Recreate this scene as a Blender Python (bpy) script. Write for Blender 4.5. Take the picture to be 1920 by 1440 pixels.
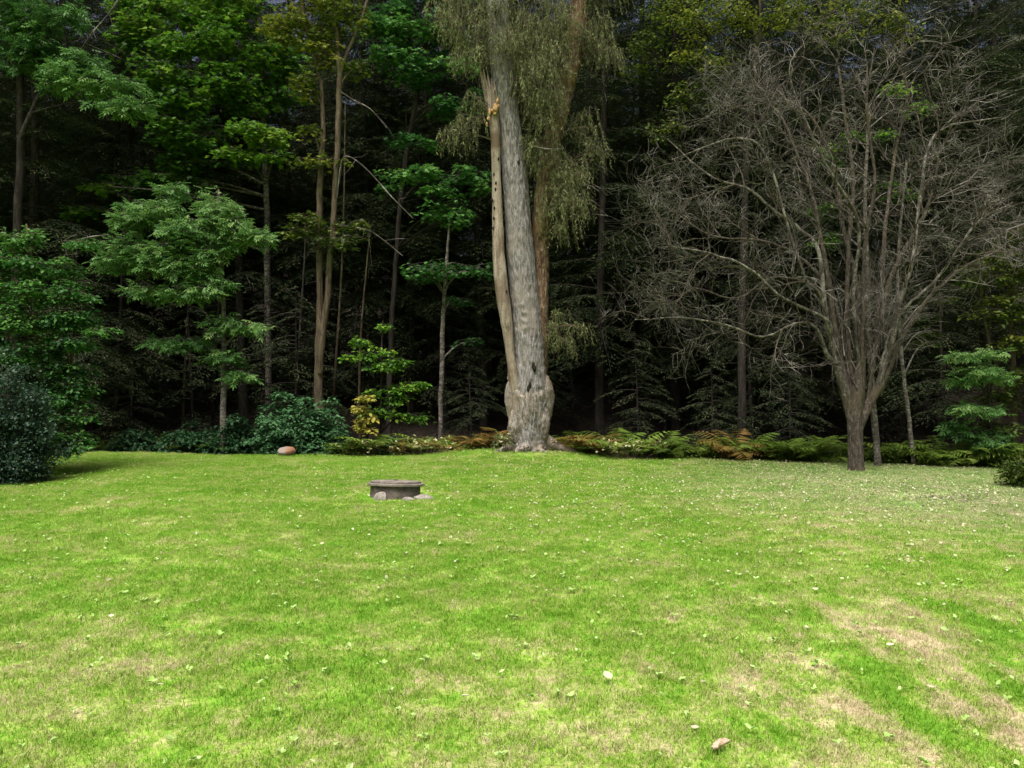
import bpy, math, numpy as np
from mathutils import Vector, Matrix
R = math.radians
rng = np.random.default_rng(11)
S = bpy.context.scene
C = S.collection
for o in list(bpy.data.objects): bpy.data.objects.remove(o)

# ------------------------------------------------------------------ camera, sky, sun, exposure
F = 1500.0; EYE = 1.6            # pixels of a 1920 wide picture; eye height in metres
cam = bpy.data.cameras.new('camera'); co = bpy.data.objects.new('camera', cam); C.objects.link(co)
co.location = (0, 0, EYE); co.rotation_euler = (R(90), 0, 0)
cam.sensor_width = 36; cam.lens = 36 * F / 1920; cam.clip_end = 800
S.camera = co
SUN_EL, SUN_AZ = R(66), R(205)   # azimuth: compass style, 0 = +Y, clockwise; the sun stands high, behind the camera to the left
w = bpy.data.worlds.new('World'); S.world = w; w.use_nodes = True
wn = w.node_tree; wn.nodes.clear()
sky = wn.nodes.new('ShaderNodeTexSky'); sky.sky_type = 'NISHITA'; sky.sun_disc = False
sky.sun_elevation = SUN_EL; sky.sun_rotation = SUN_AZ; sky.dust_density = 10; sky.ozone_density = .1; sky.air_density = .5
bg = wn.nodes.new('ShaderNodeBackground'); bg.inputs['Strength'].default_value = 0.055
wo = wn.nodes.new('ShaderNodeOutputWorld')
wn.links.new(sky.outputs[0], bg.inputs[0]); wn.links.new(bg.outputs[0], wo.inputs[0])
sl = bpy.data.lights.new('sun', 'SUN'); sl.energy = 1.5; sl.angle = R(42); sl.color = (1, .97, .92)
so = bpy.data.objects.new('sun', sl); C.objects.link(so)
sd = Vector((math.sin(SUN_AZ) * math.cos(SUN_EL), math.cos(SUN_AZ) * math.cos(SUN_EL), math.sin(SUN_EL)))
so.rotation_euler = sd.to_track_quat('Z', 'Y').to_euler(); so.location = (0, -10, 30)
S.view_settings.view_transform = 'Standard'; S.view_settings.look = 'None'
S.view_settings.exposure = 1.6; S.view_settings.gamma = 1; S.view_settings.use_curve_mapping = False

# ------------------------------------------------------------------ helpers
def P(px, py, Y):
    """the place in the garden that stands Y metres out, seen at this spot of the photograph"""
    return np.array([(px - 960) / F * Y, Y, EYE - (py - 720) / F * Y])

class MB:
    """collects geometry; build() links it as one mesh object"""
    def __init__(s): s.v = []; s.f3 = []; s.f4 = []; s.t = []; s.m3 = []; s.m4 = []; s.n = 0
    def add(s, v, f, tint=0.5, mat=0):
        v = np.asarray(v, float).reshape(-1, 3); f = np.asarray(f, np.int64)
        t = np.broadcast_to(np.asarray(tint, float), (len(v),))
        s.v.append(v); s.t.append(t)
        if f.shape[1] == 3: s.f3.append(f + s.n); s.m3.append(np.full(len(f), mat))
        else: s.f4.append(f + s.n); s.m4.append(np.full(len(f), mat))
        s.n += len(v)
    def mesh(s, name, mats, smooth=True):
        me = bpy.data.meshes.new(name)
        v = np.concatenate(s.v); t = np.concatenate(s.t)
        f3 = np.concatenate(s.f3) if s.f3 else np.zeros((0, 3), int); f4 = np.concatenate(s.f4) if s.f4 else np.zeros((0, 4), int)
        me.vertices.add(len(v)); me.vertices.foreach_set('co', v.astype(np.float32).ravel())
        me.loops.add(f3.size + f4.size); me.loops.foreach_set('vertex_index', np.concatenate([f3.ravel(), f4.ravel()]).astype(np.int32))
        me.polygons.add(len(f3) + len(f4))
        ls = np.concatenate([np.arange(len(f3)) * 3, f3.size + np.arange(len(f4)) * 4]).astype(np.int32)
        me.polygons.foreach_set('loop_start', ls)
        mi = np.concatenate((s.m3 or [np.zeros(0)]) + (s.m4 or [np.zeros(0)])).astype(np.int32)
        me.polygons.foreach_set('material_index', mi)
        me.polygons.foreach_set('use_smooth', np.full(len(mi), smooth))
        a = me.attributes.new('tint', 'FLOAT', 'POINT'); a.data.foreach_set('value', t.astype(np.float32))
        for m in (mats if isinstance(mats, (list, tuple)) else [mats]): me.materials.append(m)
        me.update(calc_edges=True)
        return me
    def build(s, name, mats, parent=None, smooth=True):
        return link(name, s.mesh(name, mats, smooth), parent)

def link(name, me, parent=None):
    o = bpy.data.objects.new(name, me); C.objects.link(o)
    if parent is not None: o.parent = parent
    return o
def tag(o, label=None, cat=None, group=None, kind=None):
    if label: o['label'] = label
    if cat: o['category'] = cat
    if group: o['group'] = group
    if kind: o['kind'] = kind
    return o
def thing(name, label, cat, loc=(0, 0, 0), rz=0, group=None, scale=1):
    o = bpy.data.objects.new(name, None); C.objects.link(o); o.empty_display_size = .2
    o.location = loc; o.rotation_euler = (0, 0, rz); o.scale = (scale,) * 3
    return tag(o, label, cat, group)
def copy_tree(o, parent=None):
    c = o.copy(); C.objects.link(c); c.parent = parent
    for ch in list(o.children): copy_tree(ch, c)
    return c

def curve(pts, n):
    """smooth resampling of a polyline (Catmull-Rom); pts may carry extra columns such as the radius"""
    p = np.asarray(pts, float)
    if len(p) == 2: u = np.linspace(0, 1, n)[:, None]; return p[0] * (1 - u) + p[1] * u
    q = np.vstack([2 * p[0] - p[1], p, 2 * p[-1] - p[-2]])
    u = np.linspace(0, len(p) - 1 - 1e-9, n); i = u.astype(int); t = (u - i)[:, None]
    a, b, c, d = q[i], q[i + 1], q[i + 2], q[i + 3]
    return .5 * (2 * b + (c - a) * t + (2 * a - 5 * b + 4 * c - d) * t ** 2 + (3 * b - a - 3 * c + d) * t ** 3)

def vnoise(ns, na, seed):
    tb = np.random.default_rng(seed).random((ns + 3, na))
    def f(s, a):
        s, a = np.broadcast_arrays(s, a); x = np.clip(s, 0, 1) * ns; y = (a / (2 * math.pi)) % 1 * na
        i = x.astype(int); j = y.astype(int); u = x - i; v = y - j; u = u * u * (3 - 2 * u); v = v * v * (3 - 2 * v)
        j1 = (j + 1) % na; j = j % na
        return (tb[i, j] * (1 - v) + tb[i, j1] * v) * (1 - u) + (tb[i + 1, j] * (1 - v) + tb[i + 1, j1] * v) * u
    return f
def frames(p):
    T = np.gradient(p, axis=0); T /= np.linalg.norm(T, axis=1)[:, None] + 1e-12
    ref = np.array([0.13, 1, 0.05]) if abs(T[:, 1]).mean() < .8 else np.array([1, 0, .1])
    U = np.cross(T, ref); U /= np.linalg.norm(U, axis=1)[:, None] + 1e-12
    return T, U, np.cross(T, U)

def tube(mb, p, r, sides=4, tint=.5, mat=0, cap=False, disp=None):
    p = np.asarray(p, float); n = len(p); r = np.broadcast_to(np.asarray(r, float), (n,))
    T, U, V = frames(p)
    a = np.arange(sides) / sides * 2 * math.pi
    rr = r[:, None] * np.ones(sides)
    if disp is not None: rr = rr * disp(np.linspace(0, 1, n)[:, None], a[None, :])
    v = p[:, None] + rr[..., None] * (np.cos(a)[None, :, None] * U[:, None] + np.sin(a)[None, :, None] * V[:, None])
    i = (np.arange(n - 1)[:, None] * sides + np.arange(sides)).ravel()
    j = (np.arange(n - 1)[:, None] * sides + (np.arange(sides) + 1) % sides).ravel()
    mb.add(v.reshape(-1, 3), np.stack([i, j, j + sides, i + sides], 1), tint, mat)
    if cap:
        c = len(v.reshape(-1, 3)); base = mb.n
        mb.add(np.vstack([v[-1], p[-1]]), [[k, (k + 1) % sides, sides] for k in range(sides)], tint, mat)

def rots(yaw, pitch, roll):
    cy, sy, cp, sp, cr, sr = np.cos(yaw), np.sin(yaw), np.cos(pitch), np.sin(pitch), np.cos(roll), np.sin(roll)
    n = len(yaw); Rz = np.zeros((n, 3, 3)); Rx = np.zeros((n, 3, 3)); Ry = np.zeros((n, 3, 3))
    Rz[:, 0, 0] = cy; Rz[:, 0, 1] = -sy; Rz[:, 1, 0] = sy; Rz[:, 1, 1] = cy; Rz[:, 2, 2] = 1
    Rx[:, 0, 0] = 1; Rx[:, 1, 1] = cp; Rx[:, 1, 2] = -sp; Rx[:, 2, 1] = sp; Rx[:, 2, 2] = cp
    Ry[:, 1, 1] = 1; Ry[:, 0, 0] = cr; Ry[:, 0, 2] = sr; Ry[:, 2, 0] = -sr; Ry[:, 2, 2] = cr
    return Rz @ Rx @ Ry            # leaf points along +Y, pitch lifts it, roll tilts it about its own length

def scatter(mb, tmpl, pos, yaw, pitch, roll, size, tint, mat=0):
    tv, tf = tmpl; n = len(pos)
    if n == 0: return
    M = rots(yaw, pitch, roll)
    v = np.einsum('nij,kj->nki', M, tv) * np.asarray(size)[:, None, None] + pos[:, None]
    f = (tf[None] + (np.arange(n) * len(tv))[:, None, None]).reshape(-1, tf.shape[1])
    mb.add(v.reshape(-1, 3), f, np.repeat(np.broadcast_to(tint, (n,)), len(tv)), mat)

def T(v, f): return np.array(v, float), np.array(f, int)
LEAF = T([(0, 0, 0), (.3, .28, .05), (.27, .65, .03), (0, 1, -.08), (-.27, .65, .03), (-.3, .28, .05), (0, .5, -.02)],
         [(0, 1, 6), (1, 2, 6), (2, 3, 6), (3, 4, 6), (4, 5, 6), (5, 0, 6)])
MAPLE = T([(0, 0, 0), (.5, .1, 0), (.3, .35, .04), (.55, .72, -.05), (.2, .62, .02), (0, 1.05, -.1), (-.2, .62, .02), (-.55, .72, -.05), (-.3, .35, .04), (-.5, .1, 0), (0, .4, -.03)],
          [(0, 1, 10), (1, 2, 10), (2, 3, 10), (3, 4, 10), (4, 5, 10), (5, 6, 10), (6, 7, 10), (7, 8, 10), (8, 9, 10), (9, 0, 10)])
NARROW = T([(0, 0, 0), (.09, .4, .02), (0, 1, -.06), (-.09, .4, .02)], [(0, 1, 2), (0, 2, 3)])
_v, _f = [], []
for k, (yy, an) in enumerate([(0.15, 65), (.15, -65), (.4, 52), (.4, -52), (.65, 38), (.65, -38), (.8, 0)]):   # pinnate leaf of seven leaflets
    L = .48; d = np.array([math.sin(R(an)), math.cos(R(an))]); q = np.array([d[1], -d[0]]); b = np.array([0, yy])
    for w_, h_, z_ in ((0, 0, 0), (.085, .45, .02), (0, 1, -.08), (-.085, .45, .02)):
        e = b + d * L * h_ + q * w_; _v.append((e[0], e[1], z_ - .12 * yy ** 2))
    _f += [(4 * k, 4 * k + 1, 4 * k + 2), (4 * k, 4 * k + 2, 4 * k + 3)]
PINNATE = T(_v, _f)

# ------------------------------------------------------------------ materials
def nodes(name):
    m = bpy.data.materials.new(name); m.use_nodes = True; nt = m.node_tree; nt.nodes.clear()
    return m, nt, nt.nodes.new, nt.links.new
def rampnode(N, stops):
    r = N('ShaderNodeValToRGB'); e = r.color_ramp.elements
    while len(e) > 1: e.remove(e[-1])
    e[0].position = stops[0][0]; e[0].color = (*stops[0][1], 1)
    for p_, c_ in stops[1:]: x = e.new(p_); x.color = (*c_, 1)
    return r

def leaf_mat(name, cols, trans=.28, rough=.5, jitter=.12, spec=.22):
    m, nt, N, L = nodes(name)
    at = N('ShaderNodeAttribute'); at.attribute_name = 'tint'
    oi = N('ShaderNodeObjectInfo')
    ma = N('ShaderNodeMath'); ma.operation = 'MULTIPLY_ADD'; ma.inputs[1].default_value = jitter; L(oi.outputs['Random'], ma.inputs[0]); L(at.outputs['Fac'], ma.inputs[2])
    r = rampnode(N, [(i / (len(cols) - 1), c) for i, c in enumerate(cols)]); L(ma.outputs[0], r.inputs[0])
    d = N('ShaderNodeBsdfPrincipled'); d.inputs['Roughness'].default_value = rough; d.inputs['Specular IOR Level'].default_value = spec
    t = N('ShaderNodeBsdfTranslucent')
    L(r.outputs[0], d.inputs['Base Color']); L(r.outputs[0], t.inputs[0])
    mx = N('ShaderNodeMixShader'); mx.inputs[0].default_value = trans
    L(d.outputs[0], mx.inputs[1]); L(t.outputs[0], mx.inputs[2])
    o = N('ShaderNodeOutputMaterial'); L(mx.outputs[0], o.inputs[0])
    return m

def bark_mat(name, cols, scale=14, stretch=.12, bump=.6, fine=60, moss=None, dist=.02):
    m, nt, N, L = nodes(name)
    tc = N('ShaderNodeTexCoord'); mp = N('ShaderNodeMapping'); mp.inputs['Scale'].default_value = (scale, scale, scale * stretch)
    L(tc.outputs['Object'], mp.inputs[0])
    n1 = N('ShaderNodeTexNoise'); n1.inputs['Scale'].default_value = 1; n1.inputs['Detail'].default_value = 6; n1.inputs['Roughness'].default_value = .65; n1.inputs['Distortion'].default_value = .6
    L(mp.outputs[0], n1.inputs[0])
    n2 = N('ShaderNodeTexNoise'); n2.inputs['Scale'].default_value = fine; n2.inputs['Detail'].default_value = 3
    L(tc.outputs['Object'], n2.inputs[0])
    n3 = N('ShaderNodeTexNoise'); n3.inputs['Scale'].default_value = 1.7; n3.inputs['Detail'].default_value = 4
    L(tc.outputs['Object'], n3.inputs[0])
    ad = N('ShaderNodeMath'); ad.operation = 'MULTIPLY_ADD'; ad.inputs[1].default_value = .35; L(n2.outputs[0], ad.inputs[0]); L(n1.outputs[0], ad.inputs[2])
    s_ = N('ShaderNodeMath'); s_.operation = 'SUBTRACT'; s_.inputs[1].default_value = .175; L(ad.outputs[0], s_.inputs[0])
    k = len(cols); r = rampnode(N, [(.34 + .32 * i / (k - 1), c) for i, c in enumerate(cols)]); L(s_.outputs[0], r.inputs[0])
    out = r.outputs[0]
    if moss:
        rm = rampnode(N, [(.5, (0, 0, 0)), (.68, (1, 1, 1))]); L(n3.outputs[0], rm.inputs[0])
        mx = N('ShaderNodeMixRGB'); mx.inputs[2].default_value = (*moss, 1); L(rm.outputs[0], mx.inputs[0]); L(out, mx.inputs[1]); out = mx.outputs[0]
    b = N('ShaderNodeBsdfPrincipled'); b.inputs['Roughness'].default_value = .9; b.inputs['Specular IOR Level'].default_value = .2
    L(out, b.inputs['Base Color'])
    bp = N('ShaderNodeBump'); bp.inputs['Strength'].default_value = bump; bp.inputs['Distance'].default_value = dist; L(s_.outputs[0], bp.inputs['Height']); L(bp.outputs[0], b.inputs['Normal'])
    o = N('ShaderNodeOutputMaterial'); L(b.outputs[0], o.inputs[0])
    return m

BK_WILLOW = bark_mat('willow_bark', [(.07, .064, .06), (.21, .2, .19), (.38, .37, .37)], 26, .25, 1, 70, moss=(.26, .235, .205), dist=.04)
BK_WILLOW_BROWN = bark_mat('willow_brown_bark', [(.05, .032, .018), (.13, .085, .05), (.27, .22, .16)], 16, .3, 1, 40, moss=(.16, .11, .05), dist=.04)
BK_BURL = bark_mat('burl_bark', [(.06, .05, .04), (.21, .185, .155), (.4, .37, .325)], 19, .3, 1, 60, moss=(.24, .2, .15), dist=.04)
WOOD_DEAD = bark_mat('bare_wood', [(.13, .1, .075), (.27, .23, .18), (.38, .34, .285)], 14, .1, .6, 30, moss=(.13, .095, .065), dist=.012)
BK_APPLE = bark_mat('twiggy_tree_bark', [(.03, .024, .019), (.06, .05, .04), (.14, .125, .105)], 22, .35, .8, 50, moss=(.07, .06, .035))
TWIG = bark_mat('twig_bark', [(.03, .027, .022), (.075, .068, .057), (.26, .25, .225)], 2.5, .7, .2, 8)
BK_PALEB = bark_mat('lit_limb_bark', [(.035, .03, .024), (.085, .077, .064), (.24, .23, .205)], 8, .6, .5, 30)  # paler bark, light on certain limbs put into the colour
BK_BROWN = bark_mat('brown_bark', [(.035, .028, .018), (.085, .066, .043), (.16, .13, .09)], 22, .15, .8, 50, moss=(.12, .11, .06))
BK_PALE = bark_mat('pale_mottled_bark', [(.04, .035, .03), (.1, .09, .077), (.25, .235, .21)], 12, 1.4, .5, 30)
BK_DARK = bark_mat('hemlock_bark', [(.012, .01, .008), (.028, .024, .02), (.055, .048, .04)], 14, .2, .8, 40)

L_VIVID = leaf_mat('vivid_leaf', [(.02, .06, .01), (.05, .14, .014), (.1, .24, .02), (.18, .3, .03)], .4)
L_MAPLE = leaf_mat('maple_leaf', [(.015, .05, .015), (.035, .12, .025), (.07, .2, .035), (.12, .26, .05)], .35)
L_OLIVE = leaf_mat('olive_leaf', [(.025, .05, .008), (.06, .1, .012), (.12, .17, .02), (.22, .24, .03)], .35)
L_ASH = leaf_mat('pinnate_leaf', [(.03, .09, .02), (.07, .18, .04), (.13, .27, .07), (.2, .33, .1)], .3, .45)
L_WILLOW = leaf_mat('willow_leaf', [(.045, .065, .018), (.085, .12, .03), (.15, .19, .06), (.25, .29, .13)], .25, .5)
L_BUSH = leaf_mat('bush_leaf', [(.018, .055, .02), (.034, .1, .036), (.052, .14, .05), (.08, .18, .07)], .22, .5)
L_BLUE = leaf_mat('bluish_leaf', [(.014, .034, .022), (.026, .06, .036), (.045, .09, .055), (.085, .14, .09)], .15, .45)
L_YELLOW = leaf_mat('yellow_leaf', [(.1, .14, .02), (.2, .22, .03), (.35, .32, .05), (.42, .37, .1)], .3)
L_HEMLOCK = leaf_mat('hemlock_needle', [(.013, .023, .012), (.024, .038, .018), (.04, .058, .025), (.075, .09, .038)], .12, .75, .15, .08)
L_GREYNEEDLE = leaf_mat('grey_dead_spray', [(.06, .055, .045), (.12, .115, .095), (.2, .19, .16), (.3, .29, .26)], .05, .7)
L_FERN = leaf_mat('fern_frond', [(.04, .07, .01), (.075, .13, .016), (.12, .2, .026), (.18, .25, .045)], .35, .5, .25)
L_FERN_RUST = leaf_mat('rusty_fern_frond', [(.06, .08, .012), (.13, .12, .02), (.2, .13, .03), (.26, .15, .05)], .3, .6, .25)
L_FALLEN = leaf_mat('fallen_leaf', [(.17, .11, .06), (.28, .24, .15), (.38, .37, .24), (.5, .49, .36)], .1, .6)

# lawn colours, shared by the ground sheet and the blades: green with straw patches, worn streaks near the right foreground
def lawn_color(nt, N, L, tint_socket=None):
    g = N('ShaderNodeNewGeometry')
    def noise(scale, vec, detail=3, rough=.55):
        n = N('ShaderNodeTexNoise'); n.inputs['Scale'].default_value = scale; n.inputs['Detail'].default_value = detail; n.inputs['Roughness'].default_value = rough
        L(vec, n.inputs[0]); return n.outputs[0]
    def mth(op, a, b=None, c=None):
        n = N('ShaderNodeMath'); n.operation = op
        for i, x in enumerate((a, b, c)):
            if x is None: continue
            if isinstance(x, (int, float)): n.inputs[i].default_value = x
            else: L(x, n.inputs[i])
        return n.outputs[0]
    pos = g.outputs['Position']
    mp = N('ShaderNodeMapping'); mp.inputs['Rotation'].default_value = (0, 0, R(-28)); mp.inputs['Scale'].default_value = (2.3, .45, 1); L(pos, mp.inputs[0])
    # patch weights
    def blob(x, y, r0, r1):
        v = N('ShaderNodeVectorMath'); v.operation = 'DISTANCE'; v.inputs[1].default_value = (x, y, 0); L(pos, v.inputs[0])
        mr = N('ShaderNodeMapRange'); mr.inputs[1].default_value = r0; mr.inputs[2].default_value = r1; mr.inputs[3].default_value = 1; mr.inputs[4].default_value = 0; mr.interpolation_type = 'SMOOTHSTEP'
        L(v.outputs['Value'], mr.inputs[0]); return mr.outputs[0]
    worn = blob(2.7, 4.3, .5, 2.7); worn2 = blob(-3.2, 4.3, .3, 1.8); worn3 = blob(0.1, 3.5, .2, 1.7); dull = blob(7.5, 12.5, 2.0, 6.5); tree = blob(4.6, 9, 1, 4.5)
    a = noise(1, mp.outputs[0], 3, .6)
    b = noise(.8, pos, 4, .65); c = noise(3.2, pos, 3, .6); d = noise(22, pos, 2, .6)
    s = mth('MULTIPLY_ADD', mth('SUBTRACT', b, .5), 1.1, .31)
    s = mth('MULTIPLY_ADD', mth('SUBTRACT', c, .5), 1.0, s)
    s = mth('MULTIPLY_ADD', mth('SUBTRACT', d, .5), 1.5, s)
    s = mth('ADD', s, mth('MULTIPLY', worn, mth('MULTIPLY_ADD', mth('SUBTRACT', a, .5), 4.0, .22)))
    s = mth('MULTIPLY_ADD', worn2, .22, s); s = mth('MULTIPLY_ADD', worn3, .2, s); s = mth('MULTIPLY_ADD', dull, .12, s); s = mth('MULTIPLY_ADD', tree, .12, s)
    if tint_socket is not None: s = mth('MULTIPLY_ADD', mth('SUBTRACT', tint_socket, .5), .5, s)
    r = rampnode(N, [(0, (.125, .29, .012)), (.2, (.165, .33, .022)), (.42, (.245, .36, .05)), (.66, (.34, .39, .13)), (.88, (.44, .4, .22)), (1, (.5, .43, .27))])
    L(s, r.inputs[0])
    e = noise(.35, pos, 2)
    hs = N('ShaderNodeHueSaturation'); L(r.outputs[0], hs.inputs['Color'])
    L(mth('MULTIPLY_ADD', e, .4, .8), hs.inputs['Value'])
    L(mth('MULTIPLY_ADD', dull, -.22, 1.0), hs.inputs['Saturation'])
    return hs.outputs[0], mth

m, nt, N, L = nodes('lawn_blade')
at = N('ShaderNodeAttribute'); at.attribute_name = 'tint'
colr, mth = lawn_color(nt, N, L, at.outputs['Fac'])
d = N('ShaderNodeBsdfPrincipled'); d.inputs['Roughness'].default_value = .55; d.inputs['Specular IOR Level'].default_value = .3; L(colr, d.inputs['Base Color'])
t = N('ShaderNodeBsdfTranslucent'); L(colr, t.inputs[0]); mx = N('ShaderNodeMixShader'); mx.inputs[0].default_value = .3; L(d.outputs[0], mx.inputs[1]); L(t.outputs[0], mx.inputs[2])
o = N('ShaderNodeOutputMaterial'); L(mx.outputs[0], o.inputs[0]); M_BLADE = m

m, nt, N, L = nodes('ground_cover')
colr, mth = lawn_color(nt, N, L)
at = N('ShaderNodeAttribute'); at.attribute_name = 'tint'           # 1 = lawn, 0 = woodland floor
g = N('ShaderNodeNewGeometry'); n1 = N('ShaderNodeTexNoise'); n1.inputs['Scale'].default_value = 9; n1.inputs['Detail'].default_value = 8; L(g.outputs['Position'], n1.inputs[0])
r1 = rampnode(N, [(.3, (.012, .009, .006)), (.5, (.03, .021, .014)), (.7, (.07, .052, .034))]); L(n1.outputs[0], r1.inputs[0])
mxc = N('ShaderNodeMixRGB'); nz = mth('MULTIPLY_ADD', mth('SUBTRACT', n1.outputs[0], .5), 1.6, at.outputs['Fac'])
rr = rampnode(N, [(.4, (0, 0, 0)), (.6, (1, 1, 1))]); L(nz, rr.inputs[0]); L(rr.outputs[0], mxc.inputs[0]); L(r1.outputs[0], mxc.inputs[1]); L(colr, mxc.inputs[2])
b = N('ShaderNodeBsdfPrincipled'); b.inputs['Roughness'].default_value = .95; L(mxc.outputs[0], b.inputs['Base Color'])
bp = N('ShaderNodeBump'); bp.inputs['Distance'].default_value = .03; L(n1.outputs[0], bp.inputs['Height']); L(bp.outputs[0], b.inputs['Normal'])
o = N('ShaderNodeOutputMaterial'); L(b.outputs[0], o.inputs[0]); M_GROUND = m

# ------------------------------------------------------------------ ground
EDGE = [(-30, 18.4), (-12, 18.3), (-9, 18.2), (-5, 18.0), (-2, 17.9), (-.9, 18.6), (.6, 18.9), (1.4, 17.6), (3, 16.4), (4.5, 16.3), (6, 15.9), (7.4, 15.4), (10, 15.2), (14, 15), (30, 14.5)]
ex, ey = zip(*EDGE)
def edge(x): return np.interp(x, ex, ey)
def height(x, y):
    x = np.asarray(x, float); y = np.asarray(y, float)
    t = y - edge(x)
    z = .035 * np.sin(x * .55 + 1) * np.sin(y * .42) + .015 * np.sin(x * 1.7 + y * .9)
    z = z * np.clip(y / 6, 0, 1)
    z = z + .1 * np.exp(-((x - .42) ** 2 / 1.6 + (y - 17.9) ** 2 / 1.4))                    # the big tree's mound
    z = z + .07 * np.exp(-((x - 5) ** 2 / 5 + (y - 15.8) ** 2 / 2))
    s = np.clip(t / 1.6, 0, 1); z = z - .3 * s * s * (3 - 2 * s)
    u = np.clip(t - 6, 0, 60); z = z + .26 * u + .5 * np.sin(x * .2 + y * .13) * np.clip(t / 20, 0, 1)
    return z
def ground_z(x, y): return float(height(x, y))
xs = np.unique(np.concatenate([np.linspace(-300, -30, 12), np.arange(-30, 30, .25), np.linspace(30, 300, 12)]))
ys = np.unique(np.concatenate([np.linspace(-300, -5, 12), np.arange(-5, 24, .25), np.arange(24, 80, 1.), np.linspace(80, 400, 8)]))
X, Yg = np.meshgrid(xs, ys)
Z = height(X, Yg)
mask = np.clip(.5 - (Yg - edge(X)) * 1.4, 0, 1)
bare = np.exp(-((X - .2) ** 2 / .9 + (Yg - 17.75) ** 2 / .25)) * .75 + np.exp(-((X - 6.1) ** 2 / 1.0 + (Yg - 10.9) ** 2 / .3)) * .6 + np.exp(-((X - 5.9) ** 2 / .08 + (Yg - 12) ** 2 / .05)) * .5
mask = np.clip(mask - bare, 0, 1)
mb = MB(); nx, ny = len(xs), len(ys)
i = (np.arange(ny - 1)[:, None] * nx + np.arange(nx - 1)).ravel()
mb.add(np.stack([X, Yg, Z], -1), np.stack([i, i + 1, i + nx + 1, i + nx], 1), mask.ravel())
tag(mb.build('ground', M_GROUND), kind='structure')

# ------------------------------------------------------------------ grass: blades on the lawn (stuff, geometry nodes)
patches = bpy.data.collections.new('grass_patches')
for k in range(4):
    mb = MB(); n = 1900
    pos = np.c_[rng.uniform(-.3, .3, n), rng.uniform(-.3, .3, n), np.full(n, -.004)]
    cl = rng.uniform(-.28, .28, (24, 2)); ci = rng.integers(0, 24, n // 3); pos[:n // 3, :2] = cl[ci] + rng.normal(0, .03, (n // 3, 2))
    ln = rng.uniform(.015, .04, n) * (1 + .25 * (np.arange(n) < n // 5))
    scatter(mb, T([(-.045, 0, 0), (.045, 0, 0), (.035, .6, .0), (0, 1, -.22), (-.035, .6, .0)], [(0, 1, 2), (0, 2, 4), (4, 2, 3)]), pos,
            rng.uniform(0, 6.28, n), rng.normal(R(52), R(22), n), rng.normal(0, .4, n), ln, rng.normal(.5, .25, n))
    po = bpy.data.objects.new('grass_patch', mb.mesh('grass_patch', M_BLADE, False)); patches.objects.link(po)
sp = .3; gx, gy = np.meshgrid(np.arange(-17, 17, sp), np.arange(2.2, 20, sp))
gx = gx + rng.uniform(-.08, .08, gx.shape); gy = gy + rng.uniform(-.08, .08, gy.shape)
keep = (np.abs(gx) < .72 * gy + 1.6) & (gy < edge(gx) + .15)
bexp = np.exp(-((gx - .2) ** 2 / .9 + (gy - 17.75) ** 2 / .25)) * .8 + np.exp(-((gx - 6.1) ** 2 / 1.0 + (gy - 10.9) ** 2 / .3)) * .7
keep &= rng.random(gx.shape) > bexp
keep &= (gx + 1.62) ** 2 + (gy - 11.35) ** 2 > .2
gx, gy = gx[keep], gy[keep]; gz = height(gx, gy)
me = bpy.data.meshes.new('grass'); me.from_pydata(np.c_[gx, gy, gz].tolist(), [], [])
gr = link('grass', me); tag(gr, 'short mown green and straw coloured grass covering the lawn', 'grass', kind='stuff')
ng = bpy.data.node_groups.new('grass_scatter', 'GeometryNodeTree')
ng.interface.new_socket('Geometry', in_out='INPUT', socket_type='NodeSocketGeometry'); ng.interface.new_socket('Geometry', in_out='OUTPUT', socket_type='NodeSocketGeometry')
GN = ng.nodes.new; GL = ng.links.new
gi, go = GN('NodeGroupInput'), GN('NodeGroupOutput'); ci = GN('GeometryNodeCollectionInfo'); ci.inputs['Collection'].default_value = patches
ci.inputs['Separate Children'].default_value = True; ci.inputs['Reset Children'].default_value = True
ip = GN('GeometryNodeInstanceOnPoints'); ip.inputs['Pick Instance'].default_value = True
rv = GN('FunctionNodeRandomValue'); rv.data_type = 'FLOAT_VECTOR'; rv.inputs[0].default_value = (0, 0, 0); rv.inputs[1].default_value = (.0, .0, 6.28)
rs = GN('FunctionNodeRandomValue'); rs.data_type = 'FLOAT'; rs.inputs[2].default_value = .8; rs.inputs[3].default_value = 1.25
GL(gi.outputs[0], ip.inputs['Points']); GL(ci.outputs[0], ip.inputs['Instance']); GL(rv.outputs[0], ip.inputs['Rotation']); GL(rs.outputs[1], ip.inputs['Scale']); GL(ip.outputs[0], go.inputs[0])
md = gr.modifiers.new('scatter', 'NODES'); md.node_group = ng

# broad-leaved lawn weeds and pale fallen leaf bits: nobody could count them
mb = MB(); n = 2600
wx = rng.uniform(-8, 8, n); wy = 2.6 + 13.5 * rng.random(n) ** 1.3; k_ = np.abs(wx) < .68 * wy + .5; wx, wy = wx[k_], wy[k_]
for x, y in zip(wx, wy):
    q = rng.integers(3, 8); s_ = rng.uniform(.014, .034)
    scatter(mb, LEAF, np.repeat([[x, y, ground_z(x, y) + .026]], q, 0), rng.uniform(0, 6.28, q), rng.uniform(.1, .9, q), rng.normal(0, .4, q), s_ * rng.uniform(.7, 1.3, q), rng.uniform(.3, 1, q))
L_WEED = leaf_mat('lawn_weed_leaf', [(.15, .32, .03), (.24, .42, .07), (.34, .5, .15), (.42, .54, .24)], .2, .4)
tag(mb.build('lawn_weeds', L_WEED, smooth=False), 'small pale green broad leaved weeds dotted through the lawn', 'weeds', kind='stuff')
mb = MB(); n = 9500
lx = rng.normal(5.0, 3.4, n); ly = rng.uniform(5.5, 16.5, n) ; n2 = 700
n2 = 1500; lx = np.r_[lx, rng.uniform(-9, 9, n2)]; ly = np.r_[ly, rng.uniform(3, 17.5, n2)]
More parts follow.
